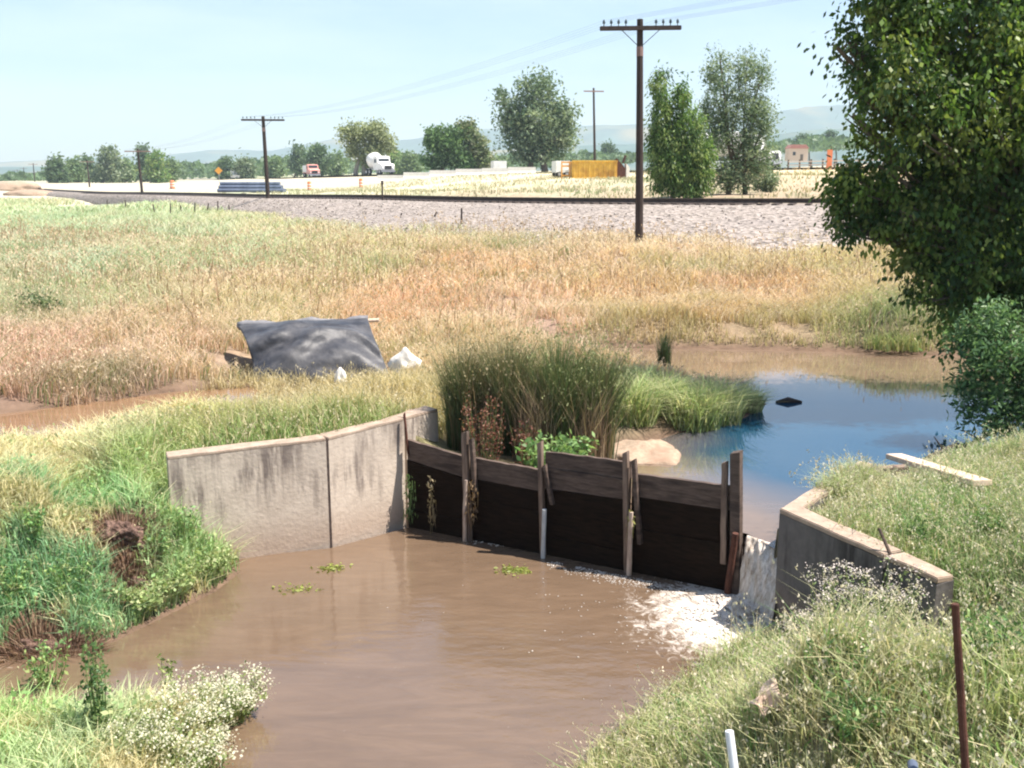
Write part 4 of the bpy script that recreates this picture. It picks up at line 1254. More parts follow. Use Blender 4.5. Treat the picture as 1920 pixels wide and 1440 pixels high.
# ------------------------------------------------------------------ tarp dam
def tarp():
    q00 = Vector((P(478, 735, 0.72)[0], P(478, 735, 0.72)[1], 0.66)); q01 = Vector((P(738, 712, 0.85)[0], P(738, 712, 0.85)[1], 0.80))
    q10 = Vector((*P(446, 612, 1.55), 1.55)); q11 = Vector((*P(690, 601, 1.62), 1.62))
    org = (q10 + q11) / 2; org.z = 0.8
    t = empty('tarp_dam', org)
    tag(t, 'black plastic sheet dam bulging over a pole in the dry grass', 'tarp dam')
    n, m = 70, 54
    V = []
    for jv in range(m):
        v = jv / (m - 1)
        for iu in range(n):
            u = iu / (n - 1)
            p = q00.lerp(q01, u).lerp(q10.lerp(q11, u), v)
            bul = math.sin(math.pi * min(1, v * 0.95)) * math.sin(math.pi * (0.08 + 0.84 * u)) ** 0.6
            p = p + Vector((0, -0.30, 0.38)) * bul
            # gathered corners pull the sides in halfway up
            p.x += 0.10 * math.sin(math.pi * v) * ((1 - u) ** 3) - 0.05 * math.sin(math.pi * v) * u ** 3
            V.append(p - org)
    V = np.array(V)
    uu = np.tile(np.linspace(0, 1, n), m); vv = np.repeat(np.linspace(0, 1, m), n)
    w = np.sin((vv * 5.0 + np.sin(uu * 5.2 + 0.6) * 1.1 + (uu - .5) ** 2 * 4) * 3.1) * 0.045 * np.sin(np.pi * vv) + (vnoise(uu * 5, vv * 9, scale=1.0, s=99, octv=3) - 0.5) * 0.07
    w += -0.07 * np.exp(-((vv - 0.62 - 0.12 * np.sin(uu * 3)) / 0.05) ** 2) * np.exp(-((uu - .66) / .22) ** 2) - 0.06 * np.exp(-((vv - 0.50 - 0.5 * (0.3 - uu) ** 2 * -3) / 0.04) ** 2) * np.exp(-((uu - .25) / .2) ** 2)
    V[:, 1] -= w; V[:, 2] += w * 0.8
    ii = (np.arange(m - 1)[:, None] * n + np.arange(n - 1)[None, :]).ravel()
    mt, nt, b = new_mat('black_plastic')
    tc = N(nt, 'ShaderNodeTexCoord')
    n1 = N(nt, 'ShaderNodeTexNoise', Scale=1.6, Detail=9.0, Roughness=0.75); nt.links.new(tc.outputs['Object'], n1.inputs['Vector'])
    dust = ramp(nt, n1.outputs['Fac'], [(0.40, g3(0)), (0.64, g3(1))])
    nt.links.new(mixc(nt, dust, (0.030, 0.032, 0.040), (0.105, 0.102, 0.106)), b.inputs['Base Color'])
    b.inputs['Roughness'].default_value = 0.5; b.inputs['Specular IOR Level'].default_value = 0.3
    bp = N(nt, 'ShaderNodeBump', Strength=0.4, Distance=0.03); n2 = N(nt, 'ShaderNodeTexNoise', Scale=3.0, Detail=4.0, Distortion=2.5)
    nt.links.new(tc.outputs['Object'], n2.inputs['Vector']); nt.links.new(n2.outputs['Fac'], bp.inputs['Height']); nt.links.new(bp.outputs[0], b.inputs['Normal'])
    so_ = np_mesh('sheet', V, np.stack([ii, ii + 1, ii + n + 1, ii + n], 1), mt, parent=t, smooth_=True)
    sm = so_.modifiers.new('s', 'SOLIDIFY'); sm.thickness = 0.012
    # the roll over the pole and the tail behind it
    mb = MB()
    pts = [q10.lerp(q11, k / 16) - org + Vector((0, 0.02, 0.03 * math.sin(k * 0.9))) for k in range(17)]
    mb.tube(pts, [0.075 + 0.015 * math.sin(k * 2.3) for k in range(17)], 10)
    mb.build('rolled_edge', M_TARPTOP, t, smooth_=True)
    mb = MB(); d = (q11 - q10).normalized()
    mb.tube([q10 - org - d * 0.02, q11 - org + d * 0.20], 0.035, 9)
    mb.build('pole', M_PLANK, t)
    # ground-side flap behind
    return q01, q11
M_TARPTOP = noise_mat('dusty_plastic', (0.12, 0.12, 0.135), (0.26, 0.25, 0.255), 6, 0.5, 0.3)
q01, q11 = tarp()

def sack(px, py, w, h, seed, label, peak=0.35):
    g = RG(px, py)
    bm = bmesh.new(); bmesh.ops.create_icosphere(bm, subdivisions=4, radius=1)
    co = np.array([v.co for v in bm.verts])
    d = vnoise(co[:, 0] + seed * 7, co[:, 1], co[:, 2], scale=0.5, s=seed, octv=4)
    for v, k in zip(bm.verts, d):
        f = 0.6 + 0.8 * (k - 0.3)
        pk = max(0, v.co.z) ** 2 * peak * math.exp(-((v.co.x + 0.15) / 0.4) ** 2) * 2
        v.co = Vector((v.co.x * w * f, v.co.y * w * 0.5 * f, v.co.z * h * f + pk * h))
    me = bpy.data.meshes.new('white_sack'); bm.to_mesh(me); bm.free(); me.materials.append(M_SACK); me.shade_smooth()
    o = bpy.data.objects.new('white_sack', me); COL.objects.link(o); o.location = (g.x, g.y, g.z + h * 0.7)
    tag(o, label, 'sack', 'white sacks beside the tarp dam')
sack(762, 712, 0.34, 0.30, 3, 'larger crumpled white sack right of the black tarp dam', 0.22)
sack(640, 735, 0.12, 0.24, 8, 'small white sack poking from grass in front of the tarp', 0.15)
sack(806, 702, 0.13, 0.09, 12, 'flat white sack scrap lying right of the larger sack', 0.1)

# ------------------------------------------------------------------ small things on the banks
def mound():
    c = Vector((1.75, 12.95, 0.56))
    bm = bmesh.new(); bmesh.ops.create_uvsphere(bm, u_segments=48, v_segments=24, radius=1)
    co = np.array([v.co for v in bm.verts]); d = vnoise(co[:, 0], co[:, 1], co[:, 2], scale=0.6, s=44, octv=5)
    for v, k in zip(bm.verts, d): v.co = Vector((v.co.x * 0.52, v.co.y * 0.72, v.co.z * 0.15 * (0.6 + 0.8 * k))) * (0.65 + 0.6 * k)
    me = bpy.data.meshes.new('sand_mound'); bm.to_mesh(me); bm.free(); me.materials.append(M_SAND); me.shade_smooth()
    o = bpy.data.objects.new('sand_mound', me); COL.objects.link(o); o.location = c
    tag(o, 'smooth pale sand mound at the pool edge right of the reeds', 'sand mound')
mound()
# plank across the near corner of the pool
a_, b_ = Vector((*P(1685, 858, 0.98), 0.98)), Vector((*P(1830, 902, 1.20), 1.20))
mb = MB(); ln_ = (b_ - a_).length + 0.25
mb.box((0, 0, 0), (ln_, 0.20, 0.06), bev=0.006)
o = mb.build('timber_plank', M_PLANK); o.location = (a_ + b_) / 2
dv = (b_ - a_).normalized(); o.rotation_euler = dv.to_track_quat('X', 'Z').to_euler()
tag(o, 'pale weathered plank lying across the bank at the pool corner', 'plank')
# a second low beam edge further left
a_, b_ = Vector((*P(1600, 886, 0.98), 0.98)), Vector((*P(1700, 880, 1.0), 1.0))
mb = MB(); mb.box((0, 0, 0), ((b_ - a_).length, 0.12, 0.09), bev=0.008)
o = mb.build('timber_beam', M_WOOD_TOP); o.location = (a_ + b_) / 2
o.rotation_euler = (b_ - a_).normalized().to_track_quat('X', 'Z').to_euler()
tag(o, 'short grey beam half buried beside the pale plank', 'beam')
# rusty post
def stake(name, px0, py0, px1, py1, dist, mat, r_, label, cat, down=1.2, rtop=None):
    a = PY(px0, py0, dist); b = PY(px1, py1, dist * 0.99)
    d = (b - a).normalized()
    g = b + d * 0.0
    k = 0
    while g.z > Hs(g.x, g.y) - 0.15 and k < 60: g = g + d * 0.06; k += 1
    mb = MB(); mb.tube([a - g, (a - g) * 0.5 + Vector((0.004, 0, 0)), Vector((0, 0, 0))], [rtop or r_, r_, r_], 10)
    o = mb.build(name, mat, bevel=0.002); o.location = g
    tag(o, label, cat)
stake('rusty_post', 1791, 1132, 1808, 1440, 2.75, M_RUST, 0.0125, 'rusty brown steel post in the right foreground grass', 'post', rtop=0.0118)
stake('plastic_stake', 1367, 1370, 1376, 1440, 2.95, M_PVC, 0.0145, 'white plastic pipe stake cut off by the bottom edge', 'stake')
stake('steel_pin', 1711, 1432, 1712, 1440, 2.8, M_PIPE, 0.016, 'dark blue grey pin tip at the bottom edge of the bank', 'pin')
# bleached scrap of card or leaf
g = RG(1440, 1360)
bm = bmesh.new(); bmesh.ops.create_grid(bm, x_segments=14, y_segments=14, size=0.10)
for v in bm.verts:
    v.co.z += 0.035 * math.sin(v.co.x * 40) * math.cos(v.co.y * 30) + 0.25 * abs(v.co.x)
    v.co.y *= 0.7 + 0.3 * math.sin(v.co.x * 30)
me = bpy.data.meshes.new('paper_scrap'); bm.to_mesh(me); bm.free(); me.materials.append(M_CARD); me.shade_smooth()
o = bpy.data.objects.new('paper_scrap', me); COL.objects.link(o); o.location = g + Vector((0, 0, 0.14)); o.rotation_euler = (R(25), R(-18), R(30))
o.modifiers.new('s', 'SOLIDIFY').thickness = 0.004
tag(o, 'crumpled buff scrap lying in the foreground grass', 'scrap')
# driftwood in the pool
mb = MB()
a_ = Vector((*P(1735, 862, 0.6), 0.62)); b_ = Vector((*P(1850, 838, 0.6), 0.66))
mb.tube([a_ - a_, (b_ - a_) * 0.4 + Vector((0, 0, 0.05)), (b_ - a_) * 0.75 + Vector((0, 0, 0.02)), b_ - a_ + Vector((0, 0, 0.12))], [0.02, 0.05, 0.045, 0.02], 8)
for k in range(7):
    s_ = (b_ - a_) * random.uniform(0.2, 1.0)
    mb.tube([s_, s_ + Vector((random.uniform(-0.25, 0.25), random.uniform(-0.2, 0.3), random.uniform(0.05, 0.28)))], [0.018, 0.006], 6)
o = mb.build('dead_branch', M_POLE); o.location = a_
tag(o, 'black dead branch floating in the pool under the big tree', 'branch')
mb = MB(); c = Vector((*P(1478, 755, 0.6), 0.6)); mb.tube([Vector((-0.2, 0, 0.01)), Vector((0, 0.02, 0.04)), Vector((0.22, 0, 0.01))], [0.02, 0.05, 0.02], 7)
o = mb.build('drift_log', M_POLE); o.location = c
tag(o, 'tiny dark drift log at the far edge of the blue water', 'log')

# ------------------------------------------------------------------ reeds, tufts and weeds
def tuft(name, px, py, ht, rad, n, cols, label, cat, group, z=None, w=0.009, lean=0.3, y=None, plume=None, seed=0, brown_base=0.0, xy=None):
    if xy is None:
        g = RG(px, py) if z is None else Vector((*P(px, py, z), z))
    else: g = Vector((xy[0], xy[1], max(Hs(*xy), 0.55)))
    r = np.random.default_rng(seed + int(px))
    a = r.random(n) * 2 * np.pi; q = rad * np.sqrt(r.random(n)) * (0.6 + 0.5 * r.random(n))
    x = g.x + np.cos(a) * q; y_ = g.y + np.sin(a) * q * 0.8
    zz = np.full(n, g.z - 0.03)
    ci = r.integers(0, len(cols), n); col = np.array(cols)[ci] * (0.7 + 0.6 * r.random((n, 1)))
    h = ht * (0.5 + 0.55 * r.random(n)) * (1.05 - 0.35 * (q / rad) ** 2)
    tipc = np.clip(col * 1.1 + (np.array(plume) * 0.3 if plume is not None else 0.02), 0, 0.8)
    cl = Cloud(); V, F, C, tip = blades(x, y_, zz, h, w * (0.6 + 0.8 * r.random(n)), col, lean, 0.5, seed + 3, tipcol=tipc)
    cl.add(V, F, C)
    if plume is not None: cl.add(*seedheads(tip, 0.22, 0.03, plume, seed + 5))
    o = cl.build(name, M_GRASS, origin=(g.x, g.y, g.z))
    tag(o, label, cat, group)
    return o
DK = [(0.035, 0.075, 0.03), (0.05, 0.11, 0.04), (0.07, 0.11, 0.045), (0.06, 0.09, 0.035), (0.14, 0.10, 0.06)]
RG_ = 'dark reed clumps behind the timber gate'
tuft('reed_clump', 850, 850, 1.55, 0.20, 2000, DK, 'leftmost dark reed clump tight against the concrete wing', 'reeds', RG_, xy=(-0.62, 12.35), plume=(0.40, 0.34, 0.20), seed=1, lean=0.25)
tuft('reed_clump', 960, 850, 1.70, 0.25, 2700, DK, 'middle dark reed clump behind the second gate bay', 'reeds', RG_, xy=(-0.03, 12.3), plume=(0.44, 0.36, 0.22), seed=2, lean=0.25)
tuft('reed_clump', 1040, 850, 1.80, 0.27, 3400, DK, 'tallest feathery reed clump behind the raised gate board', 'reeds', RG_, xy=(0.58, 12.15), plume=(0.32, 0.34, 0.17), seed=3, lean=0.25)
tuft('reed_clump', 1110, 850, 1.72, 0.23, 2800, DK, 'rightmost dark reed clump next to the sand mound', 'reeds', RG_, xy=(1.05, 12.25), plume=(0.30, 0.32, 0.16), seed=4, lean=0.24)
tuft('reed_clump', 900, 800, 1.4, 0.30, 2000, DK + [(0.42, 0.34, 0.2)] * 2, 'straw topped reed clump behind the leftmost ones', 'reeds', RG_, xy=(-0.25, 12.95), plume=(0.55, 0.44, 0.28), seed=5)
tuft('reed_clump', 1245, 705, 1.0, 0.13, 420, DK, 'small lone reed tuft standing in the far pool arm', 'reeds', None, z=0.6, seed=6, lean=0.15)
GR = [(0.34, 0.42, 0.18), (0.44, 0.48, 0.24), (0.56, 0.54, 0.32), (0.26, 0.36, 0.14)]
GG = 'bright grass tufts along the pool margin'
for k, (px, py, ht, rad, lab) in enumerate([
        (1180, 790, 0.95, 0.40, 'bright grass tuft between the reeds and the sand mound'), (1240, 770, 0.80, 0.40, 'bright grass tuft just behind the sand mound'),
        (1300, 800, 0.85, 0.38, 'arching bright grass tuft at the water right of the sand mound'), (1345, 790, 0.88, 0.36, 'pale arching grass tuft nearest the blue water'),
        (1400, 768, 0.5, 0.25, 'low grass tuft on the point reaching into the pool'), (1200, 730, 0.55, 0.42, 'far grass tuft behind the bright margin tufts')]):
    tuft('grass_tuft', px, py, ht, rad, 750, GR + ([(0.42, 0.42, 0.24)] if k in (3, 4) else []), lab, 'grass tuft', GG, seed=20 + k, w=0.016, lean=0.95)
tuft('grass_tuft', 1680, 655, 0.42, 0.7, 700, [(0.20, 0.28, 0.10), (0.30, 0.34, 0.14), (0.38, 0.36, 0.18)], 'green grass tuft on the far shore beside the big tree', 'grass tuft', GG, seed=41, w=0.02, lean=0.5)

def weed(name, g, ht, spread, n_st, leaf, leafn, cols, label, cat, group=None, flower=None, seed=0, stemcol=(0.18, 0.24, 0.09), flow_n=0, asp=0.5):
    r = np.random.default_rng(seed)
    cl = Cloud(); st = MB()
    pos, dirs = [], []
    tops = []
    for k in range(n_st):
        a = r.random() * 6.28; q = spread * math.sqrt(r.random())
        b = Vector((math.cos(a) * q * 0.35, math.sin(a) * q * 0.35, -0.03))
        t = Vector((math.cos(a) * q, math.sin(a) * q, ht * (0.6 + 0.45 * r.random())))
        mid = b.lerp(t, 0.5) + Vector((r.normal() * 0.02, r.normal() * 0.02, 0.03))
        st.tube([b, mid, t], [0.006, 0.005, 0.002], 5, False)
        tops.append(t)
        for q_ in r.random(leafn) ** 0.8:
            c = b.lerp(mid, q_ * 2) if q_ < 0.5 else mid.lerp(t, q_ * 2 - 1)
            pos.append(c + Vector(r.normal(size=3) * leaf * 0.7))
    pos = np.array(pos)
    cols = np.array(cols); c = cols[r.integers(0, len(cols), len(pos))] * (0.7 + 0.6 * r.random((len(pos), 1)))
    cl.add(*leafquads(pos, leaf * (0.5 + r.random(len(pos))), c, seed, asp=asp))
    root = empty(name, g); tag(root, label, cat, group)
    cl.build('leaves', M_LEAF, root)
    if flower is not None:
        fl = Cloud(); fp = []
        for t in tops:
            for _ in range(flow_n): fp.append(np.array(t) + r.normal(size=3) * np.array((leaf * 1.3, leaf * 1.3, leaf * 0.7)))
        fp = np.array(fp)
        fl.add(*leafquads(fp, leaf * 0.55 * (0.5 + r.random(len(fp))), np.array(flower) * (0.85 + 0.3 * r.random((len(fp), 1))), seed + 1, asp=0.8, flat=0.5))
        fl.build('blossom', M_LEAF, root)
    m = M_STEM
    st.build('stems', m, root)
    return root
M_STEM = noise_mat('green_stem', (0.12, 0.17, 0.06), (0.22, 0.26, 0.10), 8, 0.7, 0.0)
DS = 'dead straw stalks among the reeds'
for k, (xy_, lab) in enumerate([((-0.35, 12.4), 'dead straw stalks in the left part of the reeds'), ((0.30, 12.0), 'dead straw stalks in the middle of the reeds'), ((0.95, 12.0), 'dead straw stalks at the right end of the reeds')]):
    tuft('dead_reed', 900 + k, 850, 1.5, 0.30, 260, [(0.48, 0.37, 0.24), (0.36, 0.26, 0.17), (0.22, 0.15, 0.10)], lab, 'dead reeds', DS, xy=xy_, seed=140 + k, lean=0.3, w=0.010)
RU = [(0.26, 0.11, 0.08), (0.34, 0.18, 0.12), (0.20, 0.09, 0.06)]
weed('dock_weed', Vector((-0.33, 11.75, 0.68)), 0.95, 0.28, 26, 0.035, 60, RU, 'rust red dock weed behind the first gate post', 'dock weed', 'rust red weeds behind the gate', seed=1)
weed('dock_weed', Vector((0.15, 11.65, 0.68)), 0.62, 0.22, 18, 0.035, 50, RU, 'smaller rust red dock weed right of the first one', 'dock weed', 'rust red weeds behind the gate', seed=2)
weed('leafy_weed', Vector((0.52, 11.32, 0.68)), 0.52, 0.42, 34, 0.075, 34, [(0.16, 0.30, 0.10), (0.24, 0.38, 0.13), (0.30, 0.44, 0.18)], 'bright broad leaved weed behind the second and third gate boards', 'leafy weed', seed=3, asp=0.55)
# white flowering clump at the bottom left
FL = 'white flowering weeds at the bottom left waterline'
WG = [(0.26, 0.34, 0.12), (0.36, 0.42, 0.18), (0.20, 0.28, 0.10)]
for k, (px, py, ht, sp, lab) in enumerate([(300, 1420, 0.34, 0.34, 'white flowering weed clump, leftmost at the bottom left waterline'), (385, 1385, 0.38, 0.34, 'white flowering weed clump in the middle by the brown water'),
                                            (350, 1470, 0.30, 0.34, 'white flowering weed clump nearest the bottom edge'), (440, 1350, 0.32, 0.28, 'white flowering weed clump reaching furthest over the water')]):
    g = RG(px, py); g.z = max(g.z, 0.0)
    weed('flowering_weed', g, ht, sp, 48, 0.032, 26, WG, lab, 'flowering weed', FL, flower=(0.74, 0.72, 0.58), seed=30 + k, flow_n=34)
g = RG(190, 1420); weed('tall_weed', Vector((P(195, 1425, 0.1)[0], P(195, 1425, 0.1)[1], 0.05)), 1.15, 0.12, 8, 0.038, 100, [(0.08, 0.16, 0.06), (0.12, 0.22, 0.08), (0.22, 0.32, 0.12)], 'tall dark leafy weed stem left of the inlet', 'tall weed', 'tall weeds at the bottom left', seed=40)
weed('tall_weed', Vector((P(312, 1340, 0.02)[0], P(312, 1340, 0.02)[1], 0.0)), 0.66, 0.07, 4, 0.032, 60, [(0.24, 0.32, 0.10), (0.36, 0.42, 0.14), (0.14, 0.20, 0.07)], 'tall yellow green weed stem standing in the brown water', 'tall weed', 'tall weeds at the bottom left', seed=41)
# creeping plant at the foot of the concrete wall
for k, (px, py, sp, lab) in enumerate([(385, 1072, 0.34, 'creeping water plant at the wet foot of the concrete wall'), (320, 1105, 0.32, 'creeping water plant left of the one at the wall foot'),
                                       (270, 1140, 0.28, 'creeping water plant nearest the crumbling clay lump')]):
    g = RG(px, py); g.z = max(g.z, 0.0)
    weed('water_plant', g, 0.22, sp, 60, 0.042, 22, [(0.38, 0.48, 0.20), (0.52, 0.56, 0.30), (0.28, 0.38, 0.15)], lab, 'water plant', 'creeping plants along the left waterline', seed=50 + k, asp=0.7)
# white flowering bush before the abutment
for k, (px, py, y_, ht, sp, lab) in enumerate([(1560, 1190, 7.05, 0.78, 0.28, 'white flowering mustard in front of the dark abutment face'), (1650, 1180, 6.85, 0.62, 0.28, 'white flowering mustard below the abutment joint'),
                                                (1510, 1230, 7.2, 0.50, 0.2, 'low white flowering mustard by the abutment foot')]):
    x_ = PY(px, py, y_).x; g = Vector((x_, y_, Hs(x_, y_)))
    weed('mustard_weed', g, ht, sp, 40, 0.026, 30, [(0.24, 0.32, 0.14), (0.34, 0.38, 0.20)], lab, 'mustard weed', 'white flowering weeds by the abutment', flower=(0.74, 0.66, 0.64), seed=60 + k, flow_n=26)
for k, (xy_, lab) in enumerate(abgrass):
    tuft('grass_tuft', 1500 + k, 900, 0.36, 0.24, 600, [(0.32, 0.38, 0.19), (0.44, 0.44, 0.27), (0.24, 0.33, 0.13)], lab, 'grass tuft', 'grass over the rear of the abutment', xy=xy_, seed=160 + k, w=0.008, lean=1.0, plume=(0.55, 0.5, 0.38))
# broad-leaved weeds standing out of the banks
LW = [((60, 1010), 'leafy weed high on the left bank at the picture edge'), ((130, 1120), 'leafy weed halfway down the left bank'), ((340, 1010), 'leafy weed against the left end of the concrete wall'),
      ((170, 960), 'leafy weed near the top of the left bank'), ((30, 1130), 'leafy weed low on the left bank at the picture edge'), ((290, 1060), 'leafy weed between the root tangles and the wall'), ((90, 1290), 'leafy weed at the near side of the inlet')]
for k, ((px, py), lab) in enumerate(LW):
    g = RG(px, py)
    weed('leafy_weed', g, 0.36, 0.22, 16, 0.04, 18, [(0.20, 0.36, 0.13), (0.28, 0.45, 0.16), (0.42, 0.52, 0.20), (0.14, 0.27, 0.10)], lab, 'leafy weed', 'broad leaved weeds on the left bank', seed=80 + k, asp=0.5)
RW = [((1560, 1300), 'green weed in the middle of the right foreground bank'), ((1860, 1250), 'green weed right of the rusty post'), ((1290, 1360), 'green weed by the water on the right foreground bank'), ((1720, 1020), 'dark green weed behind the abutment end'),
      ((1850, 1010), 'dark green weed at the right edge behind the abutment'), ((1620, 1400), 'green weed near the bottom edge right of the white stake')]
for k, ((px, py), lab) in enumerate(RW):
    g = RG(px, py)
    weed('leafy_weed', g, 0.26, 0.2, 20, 0.034, 26, [(0.12, 0.24, 0.08), (0.20, 0.34, 0.12), (0.30, 0.40, 0.16), (0.08, 0.16, 0.06)], lab, 'leafy weed', 'broad leaved weeds on the right bank', seed=90 + k, asp=0.4)
# floating weed
for k, (px, py, w_, lab) in enumerate([(965, 1070, 0.16, 'green floating leaf raft in the middle of the brown pool'), (625, 1066, 0.16, 'yellow floating leaves below the wall joint'), (560, 1105, 0.2, 'sparse floating leaves left of the wall joint')]):
    c = P(px, py, 0); r = np.random.default_rng(k)
    n = (160, 90, 70)[k]; p = np.stack([c[0] + r.normal(size=n) * w_ * 0.55, c[1] + r.normal(size=n) * w_ * 0.35, 0.006 + 0.012 * r.random(n)], 1)
    cl = Cloud(); cl.add(*leafquads(p, 0.045 * (0.5 + r.random(n)), np.array((0.34, 0.38, 0.10)) * (0.6 + 0.6 * r.random((n, 1))), k, flat=0.9, asp=0.5))
    tag(cl.build('floating_weed', M_LEAF, origin=(c[0], c[1], 0)), lab, 'floating weed', 'leaves floating on the lower pool', 'stuff')
# dark shrub on the far left of the field
# ------------------------------------------------------------------ trees
def tree(name, base, lobes, n_leaf, leaf, cols, label, cat='tree', group=None, trunk_r=0.25, limbs=True, cl_r=0.5, per=26, droop=0.0, seed=0, asp=0.5, fork=None, trunks=None, bark=None, hollow=0.55, leafcl=None, jag=0.0):
    r = np.random.default_rng(seed)
    base = Vector(base)
    root = empty(name, base); tag(root, label, cat, group)
    L = np.array([(*(Vector(l[0]) - base), *l[1]) for l in lobes], float)
    vol = L[:, 3] * L[:, 4] * L[:, 5]; pr = vol ** 0.75; pr /= pr.sum()
    nc = max(8, n_leaf // per)
    li = r.choice(len(L), nc, p=pr)
    d = r.normal(size=(nc, 3)); d /= np.linalg.norm(d, axis=1)[:, None]
    rad = (hollow + (1 - hollow) * r.random(nc)) * (0.92 - jag * 0.5 + (0.22 + jag) * r.random(nc))
    if jag: rad *= 0.80 + 0.5 * vnoise(d[:, 0] * 2 + li, d[:, 1] * 2, d[:, 2] * 2, scale=0.7, s=seed)
    cc = L[li, :3] + d * rad[:, None] * L[li, 3:]
    cs = cl_r * (0.5 + 0.9 * r.random(nc))
    ccol = np.array(cols)[r.integers(0, len(cols), nc)] * (0.8 + 0.4 * r.random((nc, 1)))
    k = np.repeat(np.arange(nc), per); n = len(k)
    off = r.normal(size=(n, 3)) * cs[k][:, None] * np.array((0.5, 0.5, 0.42 + droop))
    p = cc[k] + off; p[:, 2] -= droop * np.abs(off[:, 0]) * 0.5
    dirs = None
    if droop: dirs = np.tile((0, 0, -1.2), (n, 1)) + off / (cs[k][:, None] + .01)
    c = ccol[k] * (0.8 + 0.4 * r.random((n, 1)))
    z0 = p[:, 2] > 0.05
    p, c = p[z0], c[z0]; dirs = dirs[z0] if dirs is not None else None
    cl = Cloud(); cl.add(*leafquads(p, leaf * (0.5 + r.random(len(p))), c, seed, dirs=dirs, asp=asp))
    cl.build('crown', M_LEAF, root)
    mb = MB()
    starts = trunks or [(0, 0)]
    ctr = L[:, :3].mean(0)
    lowz = min(l[2] - l[5] for l in L)
    fz = fork if fork is not None else max(0.3, lowz * 0.8 + ctr[2] * 0.2)
    for s_, (tx, ty) in enumerate(starts):
        top = Vector((tx * 0.6 + ctr[0] * 0.3, ty * 0.6 + ctr[1] * 0.3, fz))
        mb.tube([(tx, ty, -0.2), (tx * 0.95, ty, fz * 0.3), (top.x * .5 + tx * .5, top.y * .5 + ty * .5, fz * 0.7), top], [trunk_r * 1.25, trunk_r, trunk_r * 0.85, trunk_r * 0.7], 9)
        for q, l in enumerate(L):
            if q % len(starts) != s_ or not limbs: continue
            e = Vector(l[:3]) + Vector((0, 0, l[5] * 0.4))
            m1 = top.lerp(e, 0.5) + Vector((r.normal() * 0.08, r.normal() * 0.08, 0.1)) * l[3]
            mb.tube([top - Vector((0, 0, trunk_r)), m1, e], [trunk_r * 0.5, trunk_r * 0.3, trunk_r * 0.08], 7)
            for _ in range(4):
                v = r.normal(size=3); v /= np.linalg.norm(v); e2 = Vector(l[:3]) + Vector(v * l[3:] * 0.85)
                mb.tube([m1, m1.lerp(e2, 0.5), e2], [trunk_r * 0.22, trunk_r * 0.14, trunk_r * 0.04], 5, False)
    mb.build('trunk', bark or M_BARK, root, smooth_=True)
    return root

def px_lobes(lst, dist, dy=0.0):
    "crown masses given as (photo x, y, radius in photo pixels x, y [, depth offset]) for a tree at a distance"
    out = []
    for l in lst:
        px, py, rx, ry = l[:4]; o = l[4] if len(l) > 4 else 0
        c = PY(px, py, dist + o); s_ = (dist + o) / FPX
        out.append((c, (rx * s_, (rx + ry) / 2 * s_, ry * s_)))
    return out

def tree_px(name, px, dist, lst, n, leaf, cols, label, **kw):
    x = (px - 960) / FPX * dist * 1.0
    b = (x, dist, Hs(x, dist) - 0.05)
    return tree(name, b, px_lobes(lst, dist), n, leaf, cols, label, **kw)

SAGE = [(0.15, 0.21, 0.12), (0.22, 0.29, 0.17), (0.28, 0.34, 0.20), (0.10, 0.16, 0.09)]
# big rounded tree beyond the road
tree_px('broad_tree', 1008, 150, [(1005, 170, 32, 28), (960, 215, 25, 26), (940, 182, 12, 12), (1010, 225, 48, 36), (1055, 215, 20, 30), (975, 262, 30, 26), (1040, 258, 32, 30), (950, 232, 12, 12),
                                   (1015, 285, 38, 20), (1062, 255, 14, 22), (975, 295, 22, 12)], 15000, 0.50, SAGE, 'large rounded grey green tree beyond the highway',
        trunk_r=0.5, cl_r=1.4, per=24, jag=0.2, seed=3, trunks=[(-1.2, 0), (1.0, 0)], fork=2.5, group='trees beyond the railway')
# pale forked tree
tree_px('pale_tree', 680, 180, [(655, 255, 18, 18), (680, 250, 24, 18), (710, 248, 16, 18), (668, 280, 16, 16), (700, 282, 18, 18), (725, 268, 12, 16), (692, 305, 12, 10)], 8500, 0.5,
        [(0.30, 0.34, 0.18), (0.38, 0.42, 0.24), (0.24, 0.28, 0.15)], 'pale olive tree with a forked trunk beside the white truck', trunk_r=0.42, cl_r=1.1, per=24, seed=4, trunks=[(-0.7, 0), (0.8, 0)], fork=3.2,
        group='trees beyond the railway', bark=noise_mat('pale_bark', (0.22, 0.2, 0.16), (0.34, 0.31, 0.26), 5, 0.9, 0.2))
tree_px('round_tree', 832, 158, [(820, 262, 24, 22), (842, 280, 28, 26), (815, 295, 24, 20), (852, 255, 16, 16), (860, 300, 22, 18)], 8000, 0.5,
        [(0.11, 0.20, 0.08), (0.17, 0.27, 0.11), (0.08, 0.14, 0.06)], 'round mid green tree, left one of the close pair', trunk_r=0.3, cl_r=1.0, per=26, seed=5, group='trees beyond the railway')
tree_px('round_tree', 898, 160, [(893, 275, 20, 22), (905, 298, 18, 16), (880, 252, 16, 18), (872, 240, 12, 12), (885, 302, 16, 14)], 6000, 0.5,
        [(0.20, 0.26, 0.13), (0.30, 0.32, 0.20), (0.14, 0.19, 0.09)], 'olive tree with a bare pale top, right one of the close pair', trunk_r=0.3, cl_r=1.0, per=22, seed=6, group='trees beyond the railway')
